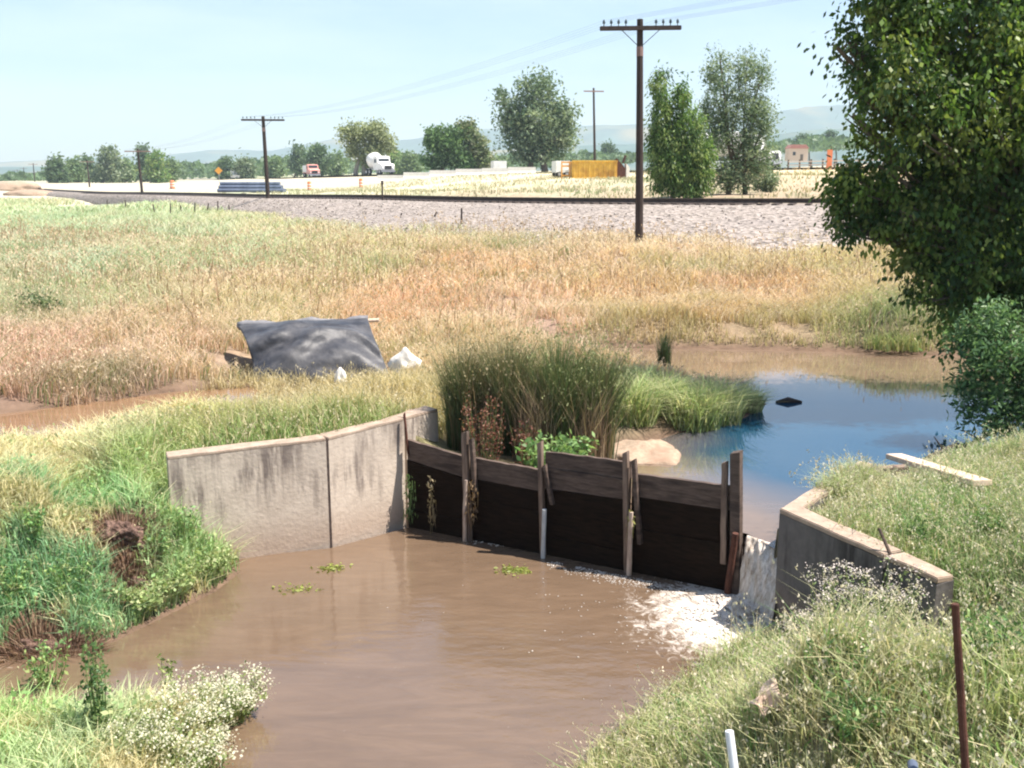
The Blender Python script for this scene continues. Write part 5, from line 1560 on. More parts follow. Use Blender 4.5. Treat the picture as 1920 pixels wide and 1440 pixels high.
# willow and airy tree just behind the track
tree_px('willow_tree', 1270, 54, [(1237, 165, 14, 34), (1240, 215, 20, 34), (1278, 190, 13, 28), (1250, 260, 26, 36), (1290, 240, 24, 34), (1265, 305, 36, 34), (1305, 285, 26, 34), (1245, 320, 26, 26), (1300, 330, 28, 28),
                                   (1228, 265, 14, 26), (1322, 300, 12, 30), (1250, 348, 26, 18), (1290, 350, 30, 18), (1318, 340, 16, 20)], 26000, 0.19, [(0.13, 0.23, 0.06), (0.20, 0.32, 0.08), (0.28, 0.36, 0.12), (0.07, 0.13, 0.04)],
        'upright deep green willow directly behind the railway', trunk_r=0.12, cl_r=0.36, per=30, jag=0.2, seed=7, trunks=[(-0.4, 0), (0.3, 0), (0.9, 0.1)], fork=0.9, asp=0.35, droop=0.15, group='trees beyond the railway')
tree_px('airy_tree', 1375, 57, [(1345, 150, 30, 34), (1400, 130, 34, 40), (1375, 200, 45, 42), (1420, 210, 30, 44), (1350, 255, 36, 40), (1405, 275, 40, 40), (1375, 320, 46, 34), (1330, 210, 22, 34), (1350, 110, 20, 18), (1435, 240, 16, 30), (1430, 150, 12, 40), (1350, 338, 26, 22), (1385, 345, 28, 18), (1415, 315, 34, 26), (1440, 290, 20, 26)],
        21000, 0.17, [(0.16, 0.23, 0.13), (0.24, 0.31, 0.19), (0.12, 0.19, 0.10), (0.30, 0.37, 0.24)], 'airy grey green tree right of the willow with sky showing through',
        trunk_r=0.14, cl_r=0.44, per=17, jag=0.25, seed=8, trunks=[(-0.5, 0), (0.5, 0.2)], fork=1.2, asp=0.35, hollow=0.25, group='trees beyond the railway')
# far rows of trees
BL = [(0.09, 0.15, 0.08), (0.13, 0.20, 0.10), (0.17, 0.24, 0.13)]
DT = 'distant trees along the far fields'
far = [(105, 300, 22, 345, 'far tree at the left end of the wood, beside the line of poles', 0), (140, 300, 16, 348, 'low bluish tree second from the left in the far wood', 1), (165, 292, 18, 345, 'dark spiky tree third from the left in the far wood', 0),
       (205, 275, 34, 345, 'tallest domed tree of the far wood on the left', 2), (235, 300, 26, 345, 'green tree right of the tallest dome in the far wood', 1), (268, 278, 20, 340, 'tree behind the third pole in the far wood', 0),
       (292, 292, 18, 345, 'bright green tree at the right end of the far wood', 3), (320, 300, 18, 335, 'small tree where the far wood thins out', 1),
       (425, 298, 20, 332, 'round dark tree left of the second pole', 0), (460, 302, 20, 332, 'pale green tree just left of the second pole', 2), (515, 300, 20, 330, 'low tree right of the second pole', 1),
       (560, 272, 22, 328, 'tall blue green tree above the red truck, left one', 0), (598, 272, 26, 328, 'tall blue green tree above the red truck, right one', 0), (630, 290, 16, 328, 'small blue green tree between the red truck and the pale tree', 1),
       (740, 282, 14, 326, 'yellowish small tree right of the white truck', 3), (768, 290, 18, 326, 'low bluish tree left of the close pair', 1), (940, 300, 16, 322, 'low bush left under the large rounded tree', 1),
       (1140, 270, 14, 300, 'small far tree right of the far pole', 0), (1090, 295, 16, 312, 'tiny far tree right of the large rounded tree', 1), (1555, 250, 20, 275, 'dark tree under the hill right of the tank truck', 0), (1505, 255, 14, 272, 'small dark tree near the red roof', 0)]
palette = [BL, [(0.16, 0.24, 0.12), (0.21, 0.29, 0.14)], [(0.14, 0.20, 0.12), (0.20, 0.26, 0.15), (0.24, 0.29, 0.19)], [(0.13, 0.24, 0.07), (0.20, 0.30, 0.09), (0.26, 0.32, 0.12)]]
for k, (px, ty, rw, by, lab, pal) in enumerate(far):
    dist = 300 + (k % 3) * 14
    if px > 1000: dist = 420
    r = random.Random(k)
    lob = []
    hgt = by - ty
    for q in range(6):
        t = q / 5
        lob.append((px + r.uniform(-0.5, 0.5) * rw * (1.1 - t), by - hgt * (0.22 + 0.62 * t), rw * (0.75 - 0.35 * t), hgt * 0.24))
    x = (px - 960) / FPX * dist; b = (x, dist, EYE + (330 - by) / FPX * dist - 0.6)
    b = (x, dist, min(b[2], Hs(x, dist)))
    tree('distant_tree', b, px_lobes(lob, dist), 2600, 0.95, palette[pal], lab, group=DT, trunk_r=0.35, cl_r=1.8, per=20, seed=100 + k, limbs=False)
# continuous far woodland that reads as one mass
def far_wood():
    r = np.random.default_rng(77); cl = Cloud()
    n = 30000
    px = r.uniform(-150, 1650, n); dist = r.uniform(360, 520, n)
    topy = np.interp(px, [-150, 0, 90, 330, 420, 560, 640, 760, 900, 1080, 1250, 1480, 1650], [326, 324, 322, 306, 304, 300, 300, 296, 298, 292, 284, 262, 258]) - 8 * (vnoise(px, px * 0, scale=26, s=88) - 0.5) * 2
    boty = np.interp(px, [-150, 90, 330, 600, 1000, 1480, 1650], [340, 345, 334, 326, 316, 288, 278])
    t = r.random(n) ** 0.8
    py = boty + (topy - boty) * t * (0.75 + 0.5 * vnoise(px, px * 0 + dist / 60, scale=12, s=89))
    x = (px - 960) / FPX * dist; z = EYE + (330 - py) / FPX * dist
    col = np.array((0.13, 0.20, 0.11)) * (0.6 + 0.8 * vnoise(px, dist, scale=14, s=90))[:, None] * (0.8 + 0.4 * r.random((n, 1)))
    cl.add(*leafquads(np.stack([x, dist, z], 1), 1.5 * (0.6 + r.random(n)), col, 5, asp=0.7))
    tag(cl.build('far_woodland', M_LEAF), 'unbroken band of bluish woodland below the hills', 'woodland', kind='stuff')
far_wood()

# roadside bushes
BU = 'roadside bushes behind the railway'
for k, (px, py, d_, w_, h_, lab, pal) in enumerate([(1430, 318, 62, 22, 26, 'pale green bush at the foot of the airy tree', 2), (565, 300, 200, 0, 0, '', 0)][:1]):
    tree_px('roadside_bush', px, d_, [(px, py + 14, w_, h_), (px + 14, py + 24, w_ * 0.8, h_ * 0.7)], 2500, 0.16, palette[pal], lab, cat='bush', trunk_r=0.05, cl_r=0.3, per=18, seed=200 + k)

# the big near tree on the right
NT = [(0.05, 0.10, 0.025), (0.09, 0.17, 0.035), (0.14, 0.23, 0.045), (0.06, 0.12, 0.04), (0.20, 0.27, 0.06)]
near = [(1690, 30, 80, 60, 0), (1640, 90, 55, 45, 0.5), (1585, 85, 28, 28, 0.3), (1700, 140, 85, 65, -0.5), (1800, 60, 100, 80, 0), (1890, 120, 90, 90, 0.5), (1650, 180, 48, 46, 0.4),
        (1760, 220, 90, 70, -0.6), (1860, 240, 90, 80, -0.3), (1670, 260, 52, 45, 0.2), (1645, 330, 46, 45, -0.2), (1590, 360, 34, 42, 0), (1572, 400, 22, 34, 0.1), (1700, 340, 60, 55, 0.3), (1790, 330, 85, 70, 0),
        (1880, 360, 90, 80, 0), (1750, 430, 60, 55, 0.6), (1830, 460, 80, 70, -0.1), (1900, 500, 90, 80, 0.2), (1790, 530, 55, 55, 0.6), (1860, 590, 60, 55, 0.5), (1950, 400, 120, 160, 0.5), (1960, 200, 120, 140, 0),
        (2040, 560, 110, 110, 1), (1700, -60, 110, 70, 0), (1850, -80, 140, 100, 0.5), (2050, 0, 160, 150, 1), (1760, -170, 130, 90, 1), (1950, -220, 160, 110, 1), (2120, 300, 150, 160, 1),
        (1640, -20, 40, 40, 0.2), (1730, 400, 60, 50, 0), (1690, 420, 34, 34, -0.3), (1770, 480, 60, 50, 0), (1630, 390, 30, 30, 0.2), (1610, 160, 30, 24, 0), (1615, 250, 24, 22, 0), (1780, 580, 40, 40, 0.3), (1612, 410, 38, 36, 0.1), (1665, 400, 40, 40, 0), (1735, 545, 34, 40, 0.2), (1720, 480, 40, 40, 0.1), (1605, 345, 34, 34, 0.2), (1575, 350, 24, 26, 0.1), (1580, 430, 16, 16, 0), (1570, 95, 18, 16, 0.2), (1600, 225, 16, 22, 0.2), (1800, 640, 30, 26, 0.8)]
tb = Vector((10.3, 17.0, Hs(10.3, 17.0)))
tree('large_tree', tb, px_lobes(near, 15.2), 115000, 0.085, NT + [(0.15, 0.19, 0.05)], 'large dark green tree overhanging the pool on the right', trunk_r=0.26, cl_r=0.27, per=44, seed=31, asp=0.6, droop=0.12, hollow=0.5, jag=0.28, fork=2.2)
# grey green willow shrub at its foot
SH = [(0.08, 0.16, 0.07), (0.13, 0.24, 0.10), (0.19, 0.31, 0.13), (0.05, 0.10, 0.04)]
sh = [(1830, 630, 40, 40, 0), (1880, 680, 60, 60, -0.2), (1830, 720, 35, 45, 0), (1900, 760, 55, 50, -0.4), (1870, 800, 40, 34, -0.5), (1950, 700, 60, 90, -0.3), (1820, 770, 22, 28, 0), (1870, 610, 50, 40, 0.2)]
tree('willow_shrub', Vector((7.7, 13.0, Hs(7.7, 13.0))), px_lobes(sh, 13.3), 11000, 0.085, SH, 'grey green willow shrub leaning over the pool under the large tree', cat='shrub', trunk_r=0.05, cl_r=0.24, per=24, seed=33, asp=0.32, hollow=0.3, fork=0.4)
sh2 = [(1650, 655, 22, 14, 0), (1700, 650, 26, 18, 0.2), (1745, 640, 26, 24, 0.4)]
tree('low_shrub', Vector((7.9, 21.2, Hs(7.9, 21.2))), px_lobes(sh2, 21.4), 2500, 0.08, [(0.17, 0.28, 0.08), (0.26, 0.36, 0.11)], 'low bright green shrub on the far shore left of the tree', cat='shrub', trunk_r=0.03, cl_r=0.2, per=20, seed=34, fork=0.2)

# ------------------------------------------------------------------ railway
def curve_pts(ctrl, step):
    c = np.array(ctrl, float)[::-1]
    # smooth by Catmull-Rom
    out = []
    for i in range(len(c) - 1):
        p0, p1, p2, p3 = c[max(i - 1, 0)], c[i], c[i + 1], c[min(i + 2, len(c) - 1)]
        L_ = np.linalg.norm(p2 - p1); k = max(2, int(L_ / step))
        for t in np.arange(k) / k:
            out.append(0.5 * ((2 * p1) + (-p0 + p2) * t + (2 * p0 - 5 * p1 + 4 * p2 - p3) * t * t + (-p0 + 3 * p1 - 3 * p2 + p3) * t ** 3))
    out.append(c[-1])
    return np.array(out)
def normals(p):
    t = np.gradient(p[:, :2], axis=0); t /= np.linalg.norm(t, axis=1)[:, None]
    return t, np.stack([t[:, 1], -t[:, 0]], 1)     # n points towards the viewer for a left-to-right line
TP = curve_pts(TRACK, 2.0); TT, TN = normals(TP)
if TN[len(TN) // 2, 1] > 0: TN = -TN
def ballast():
    W = ballast_w(TP[:, 0])
    off = [1.0, 0.8, 0.62, 0.45, 0.3]
    rows = []
    cols = []
    for k, f in enumerate(off):
        d = 2.3 + (W - 2.3) * f
        x = TP[:, 0] + TN[:, 0] * d; y = TP[:, 1] + TN[:, 1] * d
        g = H(x, y)
        z = g + (TP[:, 2] - 0.30 - g) * (1 - f) ** 0.9
        z = z + (vnoise(x, y, scale=1.6, s=120) - 0.5) * 0.25 - (0.12 if k == 0 else 0)
        rows.append(np.stack([x, y, z], 1))
    for d in (2.2, -2.2):
        rows.append(np.stack([TP[:, 0] + TN[:, 0] * d, TP[:, 1] + TN[:, 1] * d, TP[:, 2] - 0.27], 1))
    d = -4.2; x = TP[:, 0] + TN[:, 0] * d; y = TP[:, 1] + TN[:, 1] * d
    rows.append(np.stack([x, y, H(x, y) - 0.3], 1))
    n = len(TP); V = np.concatenate(rows); m = len(rows)
    ii = (np.arange(m - 1)[:, None] * n + np.arange(n - 1)[None, :]).ravel()
    tag(np_mesh('gravel_bed', V, np.stack([ii, ii + 1, ii + n + 1, ii + n], 1), M_BALLAST, smooth_=True), 'wide pinkish grey ballast slope carrying the railway', 'gravel', kind='structure')
ballast()
def stones():
    r = np.random.default_rng(14); n = 26000
    k = r.integers(0, len(TP), n); W = ballast_w(TP[k, 0])
    f = r.random(n) ** 0.8; d = 2.4 + (W - 2.4) * f * 1.05
    x = TP[k, 0] + TN[k, 0] * d + r.normal(size=n); y = TP[k, 1] + TN[k, 1] * d
    keep = (y < 80) & (x < 24) & (x > -24)
    x, y, k, f = x[keep], y[keep], k[keep], f[keep]
    g = H(x, y); z = g + (TP[k, 2] - 0.30 - g) * (1 - np.clip(f, 0, 1)) ** 0.9 + (vnoise(x, y, scale=1.6, s=120) - 0.5) * 0.25
    m = len(x); s_ = 0.03 + 0.045 * r.random(m) ** 2
    base = np.array([(1, 0, 0), (0, 1, 0), (-1, 0, 0), (0, -1, 0), (0, 0, 0.9), (0, 0, -0.5)])
    V = base[None] * s_[:, None, None] * (0.7 + 0.6 * r.random((m, 6, 1))); a = r.random(m) * 6.28
    X = V[..., 0] * np.cos(a)[:, None] - V[..., 1] * np.sin(a)[:, None]; Y = V[..., 0] * np.sin(a)[:, None] + V[..., 1] * np.cos(a)[:, None]
    V = np.stack([X + x[:, None], Y + y[:, None], V[..., 2] + z[:, None]], 2).reshape(-1, 3)
    ff = np.array([(0, 1, 4), (1, 2, 4), (2, 3, 4), (3, 0, 4), (1, 0, 5), (2, 1, 5), (3, 2, 5), (0, 3, 5)])
    c = np.array([(0.37, 0.32, 0.285), (0.27, 0.225, 0.195), (0.17, 0.145, 0.13), (0.40, 0.355, 0.32)])[r.integers(0, 4, m)]
    ms, nt, b = new_mat('loose_stone'); at = N(nt, 'ShaderNodeAttribute'); at.attribute_name = 'Col'; nt.links.new(at.outputs['Color'], b.inputs['Base Color']); b.inputs['Roughness'].default_value = 0.95
    tag(np_mesh('ballast_stones', V, (np.arange(m)[:, None, None] * 6 + ff[None]).reshape(-1, 3), ms, np.repeat(c, 6, 0)), 'loose stones scattered over the railway ballast slope', 'stones', kind='stuff')
stones()
rt = empty('railway_track', tuple(TP[len(TP) // 2])); tag(rt, 'dark steel railway track crossing behind the meadow', 'railway track')
ro = np.array(rt.location)
prof = [(-0.075, -0.09), (0.075, -0.09), (0.075, -0.075), (0.015, -0.06), (0.015, 0.045), (0.037, 0.05), (0.037, 0.09), (-0.037, 0.09), (-0.037, 0.05), (-0.015, 0.045), (-0.015, -0.06), (-0.075, -0.075)]
for off in (0.72, -0.72):
    V = []
    for (u, w) in prof:
        V.append(np.stack([TP[:, 0] + TN[:, 0] * (off + u), TP[:, 1] + TN[:, 1] * (off + u), TP[:, 2] + w - 0.09], 1))
    V = np.concatenate(V) - ro; n = len(TP); m = len(prof)
    F = []
    for a in range(m):
        b = (a + 1) % m
        i_ = np.arange(n - 1); F.append(np.stack([a * n + i_, a * n + i_ + 1, b * n + i_ + 1, b * n + i_], 1))
    np_mesh('rail', V, np.concatenate(F), M_RAIL, parent=rt)
# sleepers: nearest in view as parts, the rest one part
SP = curve_pts(TRACK, 0.56); ST_, SN = normals(SP)
if SN[len(SN) // 2, 1] > 0: SN = -SN
mb = MB(); mb.box((0, 0, 0), (0.24, 2.6, 0.18), bev=0.01); sl0 = mb.build('sleeper', M_TIE, rt)
px_, py_ = project(SP[:, 0], SP[:, 1], SP[:, 2])
idx = [i for i in range(len(SP)) if -100 < px_[i] < 1750 and SP[i, 1] < 150]
idx.sort(key=lambda i: SP[i, 1])
first = idx[:99]; rest = idx[99:]
for q, i in enumerate(first):
    o = sl0 if q == 0 else sl0.copy()
    if q: COL.objects.link(o); o.parent = rt
    o.location = (SP[i, 0] - ro[0], SP[i, 1] - ro[1], SP[i, 2] - ro[2] - 0.29)
    o.rotation_euler = (0, 0, math.atan2(ST_[i, 1], ST_[i, 0]))
mb = MB()
for i in rest:
    mb.box((SP[i, 0] - ro[0], SP[i, 1] - ro[1], SP[i, 2] - ro[2] - 0.29), (0.24, 2.6, 0.18), rot=(0, 0, math.atan2(ST_[i, 1], ST_[i, 0])))
tag(mb.build('distant_sleepers', M_TIE, rt), kind='stuff')

# ------------------------------------------------------------------ highway
RP = curve_pts(ROAD, 6.0); RT, RN = normals(RP)
def strip_mesh(name, off0, off1, dz, mat, label, cat):
    rows = [np.stack([RP[:, 0] + RN[:, 0] * o_, RP[:, 1] + RN[:, 1] * o_, RP[:, 2] + dz], 1) for o_ in (off0, off1)]
    n = len(RP); ii = np.arange(n - 1)
    return tag(np_mesh(name, np.concatenate(rows), np.stack([ii, ii + 1, ii + n + 1, ii + n], 1), mat), label, cat, kind='structure')
strip_mesh('road', -6.0, 6.0, 0.0, M_ASPHALT, 'pale grey highway curving away beyond the railway', 'road')
strip_mesh('road_shoulder', -8.6, 8.6, -0.012, noise_mat('gravel_shoulder', (0.52, 0.46, 0.38), (0.66, 0.60, 0.52), 0.8, 0.95, 0.1), 'pale gravel shoulder of the highway', 'road shoulder')
for off in (-5.4, 5.4):
    strip_mesh('road_marking', off - 0.09, off + 0.09, 0.005, M_WHITE, 'white edge line of the highway, ' + ('near side' if (RN[len(RP) // 2, 1] * off) < 0 else 'far side'), 'road marking')

# ------------------------------------------------------------------ utility poles and wires
def pole(px, base_py, top_py, dist, lean, rad, label, arm=True, detail=True, arm_w=2.9, group='wooden utility poles along the railway', arm_rot=None, up=0.0):
    top = PY(px, top_py, dist); x = top.x + lean
    gz = min(Hs(x, dist), EYE + 0) if base_py is None else Hs(x, dist)
    root = empty('utility_pole', (x, dist, gz)); tag(root, label, 'utility pole', group)
    t = top - root.location
    mb = MB(); d = t.normalized()
    mb.tube([Vector((0, 0, -0.4)), t * 0.33, t * 0.66, t], [rad * 1.15, rad * 1.05, rad * 0.92, rad * 0.82], 12 if detail else 7)
    mb.build('shaft', M_POLE, root)
    if detail:
        mb = MB(); mb.tube([t * 0.845, t * 0.885], [rad * 0.93, rad * 0.92], 12); mb.build('stripped_band', M_POLE_BARE, root)
    ends = []
    if arm:
        a = Vector((1, 0.25, 0)).normalized() if arm_rot is None else Vector((math.cos(arm_rot), math.sin(arm_rot), up)).normalized()
        c = t - Vector((0, 0, 0.28)) if detail else t - Vector((0, 0, 0.35))
        c = c + Vector((a.y, -a.x, 0)) * rad
        mb = MB()
        mb.box(c, (arm_w, 0.11, 0.13), rot=(0, -math.asin(a.z), math.atan2(a.y, a.x)), bev=0.01)
        mb.build('crossarm', M_POLE if detail else M_POLE_BARE, root)
        ks = [-1.32, -1.06, -0.80, -0.54, 0.54, 0.80, 1.06, 1.32]
        for k in ks:
            p = c + a * k * arm_w / 2.9 + Vector((0, 0, 0.065))
            ends.append(root.location + p + Vector((0, 0, 0.17)))
            if detail:
                mb = MB(); mb.tube([p, p + Vector((0, 0, 0.07)), p + Vector((0, 0, 0.08)), p + Vector((0, 0, 0.16)), p + Vector((0, 0, 0.20))], [0.014, 0.014, 0.045, 0.038, 0.014], 8)
                mb.build('insulator', M_INSUL, root, smooth_=True)
        if detail:
            for s_ in (-1, 1):
                mb = MB(); mb.tube([c + a * 0.62 * s_ - Vector((0, 0, 0.05)), t * 0.885 + a * 0.03 * s_], 0.012, 6); mb.build('brace', M_POLE, root)
    return ends
E1 = pole(1200, 460, 36, 33.0, 0.16, 0.118, 'tall dark utility pole nearest the camera, in front of the ballast', arm_w=2.62, arm_rot=0.18, up=0.035)
E2 = pole(493, 398, 218, 78.0, 0.1, 0.15, 'second dark utility pole along the railway at the left', arm_w=3.2, arm_rot=0.1)
E3 = pole(258, 396, 278, 119.0, 0.2, 0.15, 'third utility pole in front of the far wood', detail=False, arm_rot=0.1)
E4 = pole(163, 360, 300, 205.0, 0.1, 0.16, 'fourth utility pole before the dark spiky tree', detail=False, arm_rot=0.1)
for k, (px, ty, d_, lab) in enumerate([(101, 312, 300, 'fifth utility pole, small at the left'), (62, 306, 330, 'sixth utility pole at the far left'), (44, 314, 400, 'seventh utility pole at the far left'), (32, 318, 470, 'eighth utility pole, almost at the left horizon')]):
    pole(px, None, ty, d_, 0, 0.17, lab, detail=False, arm_rot=0.1)
EF = pole(1113, 300, 165, 112.0, 0.3, 0.13, 'thin distant power pole behind the yellow container', detail=False, arm_w=2.2, arm_rot=0.15, group=None)
nxt = [Vector((e.x, e.y, e.z)) + Vector((24, -46, 0.4)) for e in E1]
for k in range(8):
    mb = MB()
    for a, b in ((nxt[k], E1[k]), (E1[k], E2[k]), (E2[k], E3[k]), (E3[k], E4[k])):
        n = 14; sag = (b - a).length * 0.012
        pts = [a.lerp(b, t / n) - Vector((0, 0, 4 * sag * (t / n) * (1 - t / n))) for t in range(n + 1)]
        mb.tube([p - E1[k] for p in pts], 0.0024, 4, False)
    o = mb.build('overhead_wire', M_WIRE); o.location = E1[k]
    tag(o, 'thin overhead wire strung along the railway poles', 'wire', 'overhead wires on the railway poles')

# ------------------------------------------------------------------ fence stakes in the meadow
FP = [(320, 407, 22, 1), (340, 404, 16, 0), (365, 404, 20, 2), (388, 402, 18, 4), (408, 402, 22, 2), (431, 403, 16, -1), (470, 400, 14, 3), (612, 412, 20, 0), (632, 411, 16, 10), (675, 414, 30, 1), (742, 428, 24, 12), (805, 428, 26, 14),
      (865, 440, 42, 1), (917, 412, 10, 0), (202, 392, 14, 0), (236, 394, 16, 0), (290, 400, 14, -2)]
for k, (px, py, hp, ln_) in enumerate(FP):
    g = RG(px, min(py, 438), 20)
    s_ = g.y / FPX; hgt = hp * s_ + 0.1
    dx = ln_ * s_
    mb = MB(); mb.tube([Vector((0, 0, -0.2)), Vector((dx * 0.5, 0, hgt * 0.5)), Vector((dx, 0, hgt))], [0.055, 0.05, 0.04], 6)
    o = mb.build('fence_stake', M_POLE); o.location = g
    if px == 865: lab = 'tallest dark fence stake, standing alone in front of the ballast'
    elif ln_ >= 10: lab = ['strongly leaning fence stake', ''][0] + {632: ' left of the grassy hump', 742: ' left one of the two slanting ones', 805: ' right one of the two slanting ones'}[px]
    elif px == 675: lab = 'fence stake in the grassy hump between the slanting ones and the second pole'
    else: lab = 'small dark fence stake, number %s from the left in the ragged meadow row' % (['first', 'second', 'third', 'fourth', 'fifth', 'sixth', 'seventh', 'eighth', 'ninth', 'tenth', 'eleventh', 'twelfth'][[p[0] for p in sorted(FP) if p[0] not in (865, 632, 742, 805, 675)].index(px)])
    lab = lab.replace('number ', '')
    tag(o, lab, 'fence stake', 'old fence stakes in the meadow')
# signal stake by the track
g = Vector((PY(717, 360, 66).x, 66, 0)); g.z = Hs(g.x, 64.5)
mb = MB(); mb.tube([Vector((0, 0, 0)), Vector((0, 0, 2.1))], 0.05, 7); mb.box((0, 0, 2.0), (0.14, 0.05, 0.22))
o = mb.build('track_marker', M_POLE); o.location = (PY(717, 360, 63).x, 63.0, Hs(PY(717, 360, 63).x, 63.0))
tag(o, 'thin dark marker post standing beside the rails', 'marker post')
# rocks by the pole
for k, (px, py, s_, lab) in enumerate([(1232, 440, 0.30, 'pale rock right of the near pole foot'), (1245, 446, 0.17, 'small brown rock beside the pale rock')]):
    g = RG(px, py, 20)
    bm = bmesh.new(); bmesh.ops.create_icosphere(bm, subdivisions=3, radius=1)
    co = np.array([v.co for v in bm.verts]); d = vnoise(co[:, 0] + k * 9, co[:, 1], co[:, 2], scale=0.9, s=3, octv=3)
    for v, q in zip(bm.verts, d): v.co = Vector((v.co.x * 1.3, v.co.y, v.co.z * 0.6)) * s_ * (0.6 + 0.7 * q)
    me = bpy.data.meshes.new('rock'); bm.to_mesh(me); bm.free(); me.materials.append(M_SAND if k == 0 else M_CLAY)
    o = bpy.data.objects.new('rock', me); COL.objects.link(o); o.location = g + Vector((0, 0, 0.28)); tag(o, lab, 'rock', 'rocks by the near pole')

# ------------------------------------------------------------------ vehicles
def wheel(parent, x, y, r_=0.52, w=0.3):
    mb = MB(); mb.tube([(x, y - w / 2, r_), (x, y - w / 2 + 0.03, r_), (x, y + w / 2 - 0.03, r_), (x, y + w / 2, r_)], [r_ * 0.9, r_, r_, r_ * 0.9], 18)
    o = mb.build('wheel', M_DARK, parent, smooth_=False)
    mb = MB(); s_ = -1
    for q in (y - w / 2 - 0.02, y + w / 2 + 0.02):
        mb.tube([(x, q - 0.02, r_), (x, q + 0.02, r_)], r_ * 0.48, 12)
    mb.build('rim', M_CHROME, o)
def veh(name, px, base_py, dist, rz, label, cat, group=None):
    p = PY(px, base_py, dist); return tag(empty(name, p, rz), label, cat, group)
def ground_to_road(o):
    pass
# tank truck partly behind the airy tree (x forward)
def on_road(px, dist, rz, name, label, cat, group, side=2.2):
    x = (px - 960) / FPX * dist
    i = int(np.argmin(np.hypot(RP[:, 0] - x, RP[:, 1] - dist)))
    z = float(RP[i, 2])
    d = RT[i]; ang = math.atan2(d[1], d[0])
    return tag(empty(name, (x, dist, z), ang + rz), label, cat, group)
def cab(root, x0, body, long_nose=True, h=2.9):
    mb = MB()
    if long_nose:
        prof = [(x0, 0.75), (x0 + 3.4, 0.75), (x0 + 3.45, 1.55), (x0 + 3.3, 1.75), (x0 + 1.9, 1.9), (x0 + 1.55, h), (x0 + 0.1, h + 0.1), (x0, h)]
    else:
        prof = [(x0, 0.75), (x0 + 2.0, 0.75), (x0 + 2.1, 1.6), (x0 + 1.85, h), (x0 + 0.1, h), (x0, h - 0.1)]
    mb.extr([(a, b) for a, b in prof], 2.3, Matrix.Identity(4))
    o = mb.build('cab', body, root, bevel=0.06)
    mb = MB()
    for s_ in (-1, 1): mb.box((x0 + 0.85, s_ * 1.155, 2.25), (0.85, 0.03, 0.6))
    mb.build('side_window', M_GLASS, o)
    mb = MB(); xx = x0 + (1.73 if long_nose else 1.98)
    mb.box((xx + 0.02, 0, 2.32), (0.04, 1.9, 0.62), rot=(0, R(-16 if long_nose else -9), 0)); mb.build('windscreen', M_GLASS, o)
    mb = MB(); mb.box((x0 + (3.5 if long_nose else 2.12), 0, 0.62), (0.16, 2.4, 0.3)); mb.build('bumper', M_CHROME, root)
    mb = MB()
    mb.box((x0 + (3.46 if long_nose else 2.08), 0, 1.2), (0.05, 1.2, 0.6)); mb.build('grille', M_DARK, root)
    for s_ in (-1, 1):
        mb = MB(); mb.box((x0 + (3.46 if long_nose else 2.08), s_ * 0.88, 1.1), (0.06, 0.26, 0.2)); mb.build('headlight', M_WHITE, root)
def tank(root, x0, x1, r_, zc, mat):
    mb = MB(); n = 6
    pts = [(x0, 0, zc), (x0 + 0.1, 0, zc), (x0 + 0.35, 0, zc), ((x0 + x1) / 2, 0, zc), (x1 - 0.35, 0, zc), (x1 - 0.1, 0, zc), (x1, 0, zc)]
    mb.tube(pts, [r_ * 0.5, r_ * 0.8, r_, r_, r_, r_ * 0.8, r_ * 0.5], 24)
    mb.build('tank', mat, root, smooth_=True)
TG = 'trucks on the highway'
t1 = on_road(1386, 104, math.pi if RT[len(RT) // 2, 0] < 0 else 0, 'tank_truck', 'white tank truck half hidden behind the airy tree', 'truck', TG)
tank(t1, -7.2, -0.6, 1.25, 2.45, M_WHITE)
cab(t1, 0.0, M_WHITE, True, 3.3)
mb = MB(); mb.box((-2.6, 0, 0.98), (9.6, 0.9, 0.28)); mb.build('chassis', M_DARK, t1)
for x_ in (-6.4, -5.1, -0.6, 0.7, 2.9):
    for y_ in (-1.0, 1.0): wheel(t1, x_, y_)
t2 = on_road(717, 171, 0, 'mixer_truck', 'white truck with round drum below the pale forked tree', 'truck', TG)
mb = MB(); mb.tube([(-3.6, 0, 2.6), (-3.2, 0, 2.6), (-1.9, 0, 2.35), (-0.4, 0, 2.0), (0.0, 0, 1.9)], [0.6, 1.0, 1.4, 1.1, 0.6], 22); mb.build('drum', M_WHITE, t2, smooth_=True)
cab(t2, 0.1, M_WHITE, True, 3.0)
mb = MB(); mb.box((-1.3, 0, 0.95), (5.8, 0.9, 0.28)); mb.build('chassis', M_WHITE, t2)
for x_ in (-2.9, -1.6, 2.6):
    for y_ in (-1.0, 1.0): wheel(t2, x_, y_)
t3 = on_road(592, 226, 0, 'water_truck', 'faded red and white truck under the blue green trees', 'truck', TG)
mb = MB(); mb.box((-2.1, 0, 1.9), (4.2, 2.3, 1.5), bev=0.12); mb.build('tank', M_WHITE, t3)
mb = MB(); mb.box((-2.1, 0, 1.05), (4.3, 2.34, 0.16)); mb.build('side_rail', M_PINK, t3)
cab(t3, 0.2, M_PINK, True, 2.75)
mb = MB(); mb.box((-1.3, 0, 0.85), (6.0, 0.9, 0.2)); mb.build('chassis', M_DARK, t3)
for x_ in (-3.4, -2.1, 2.7):
    for y_ in (-1.0, 1.0): wheel(t3, x_, y_)
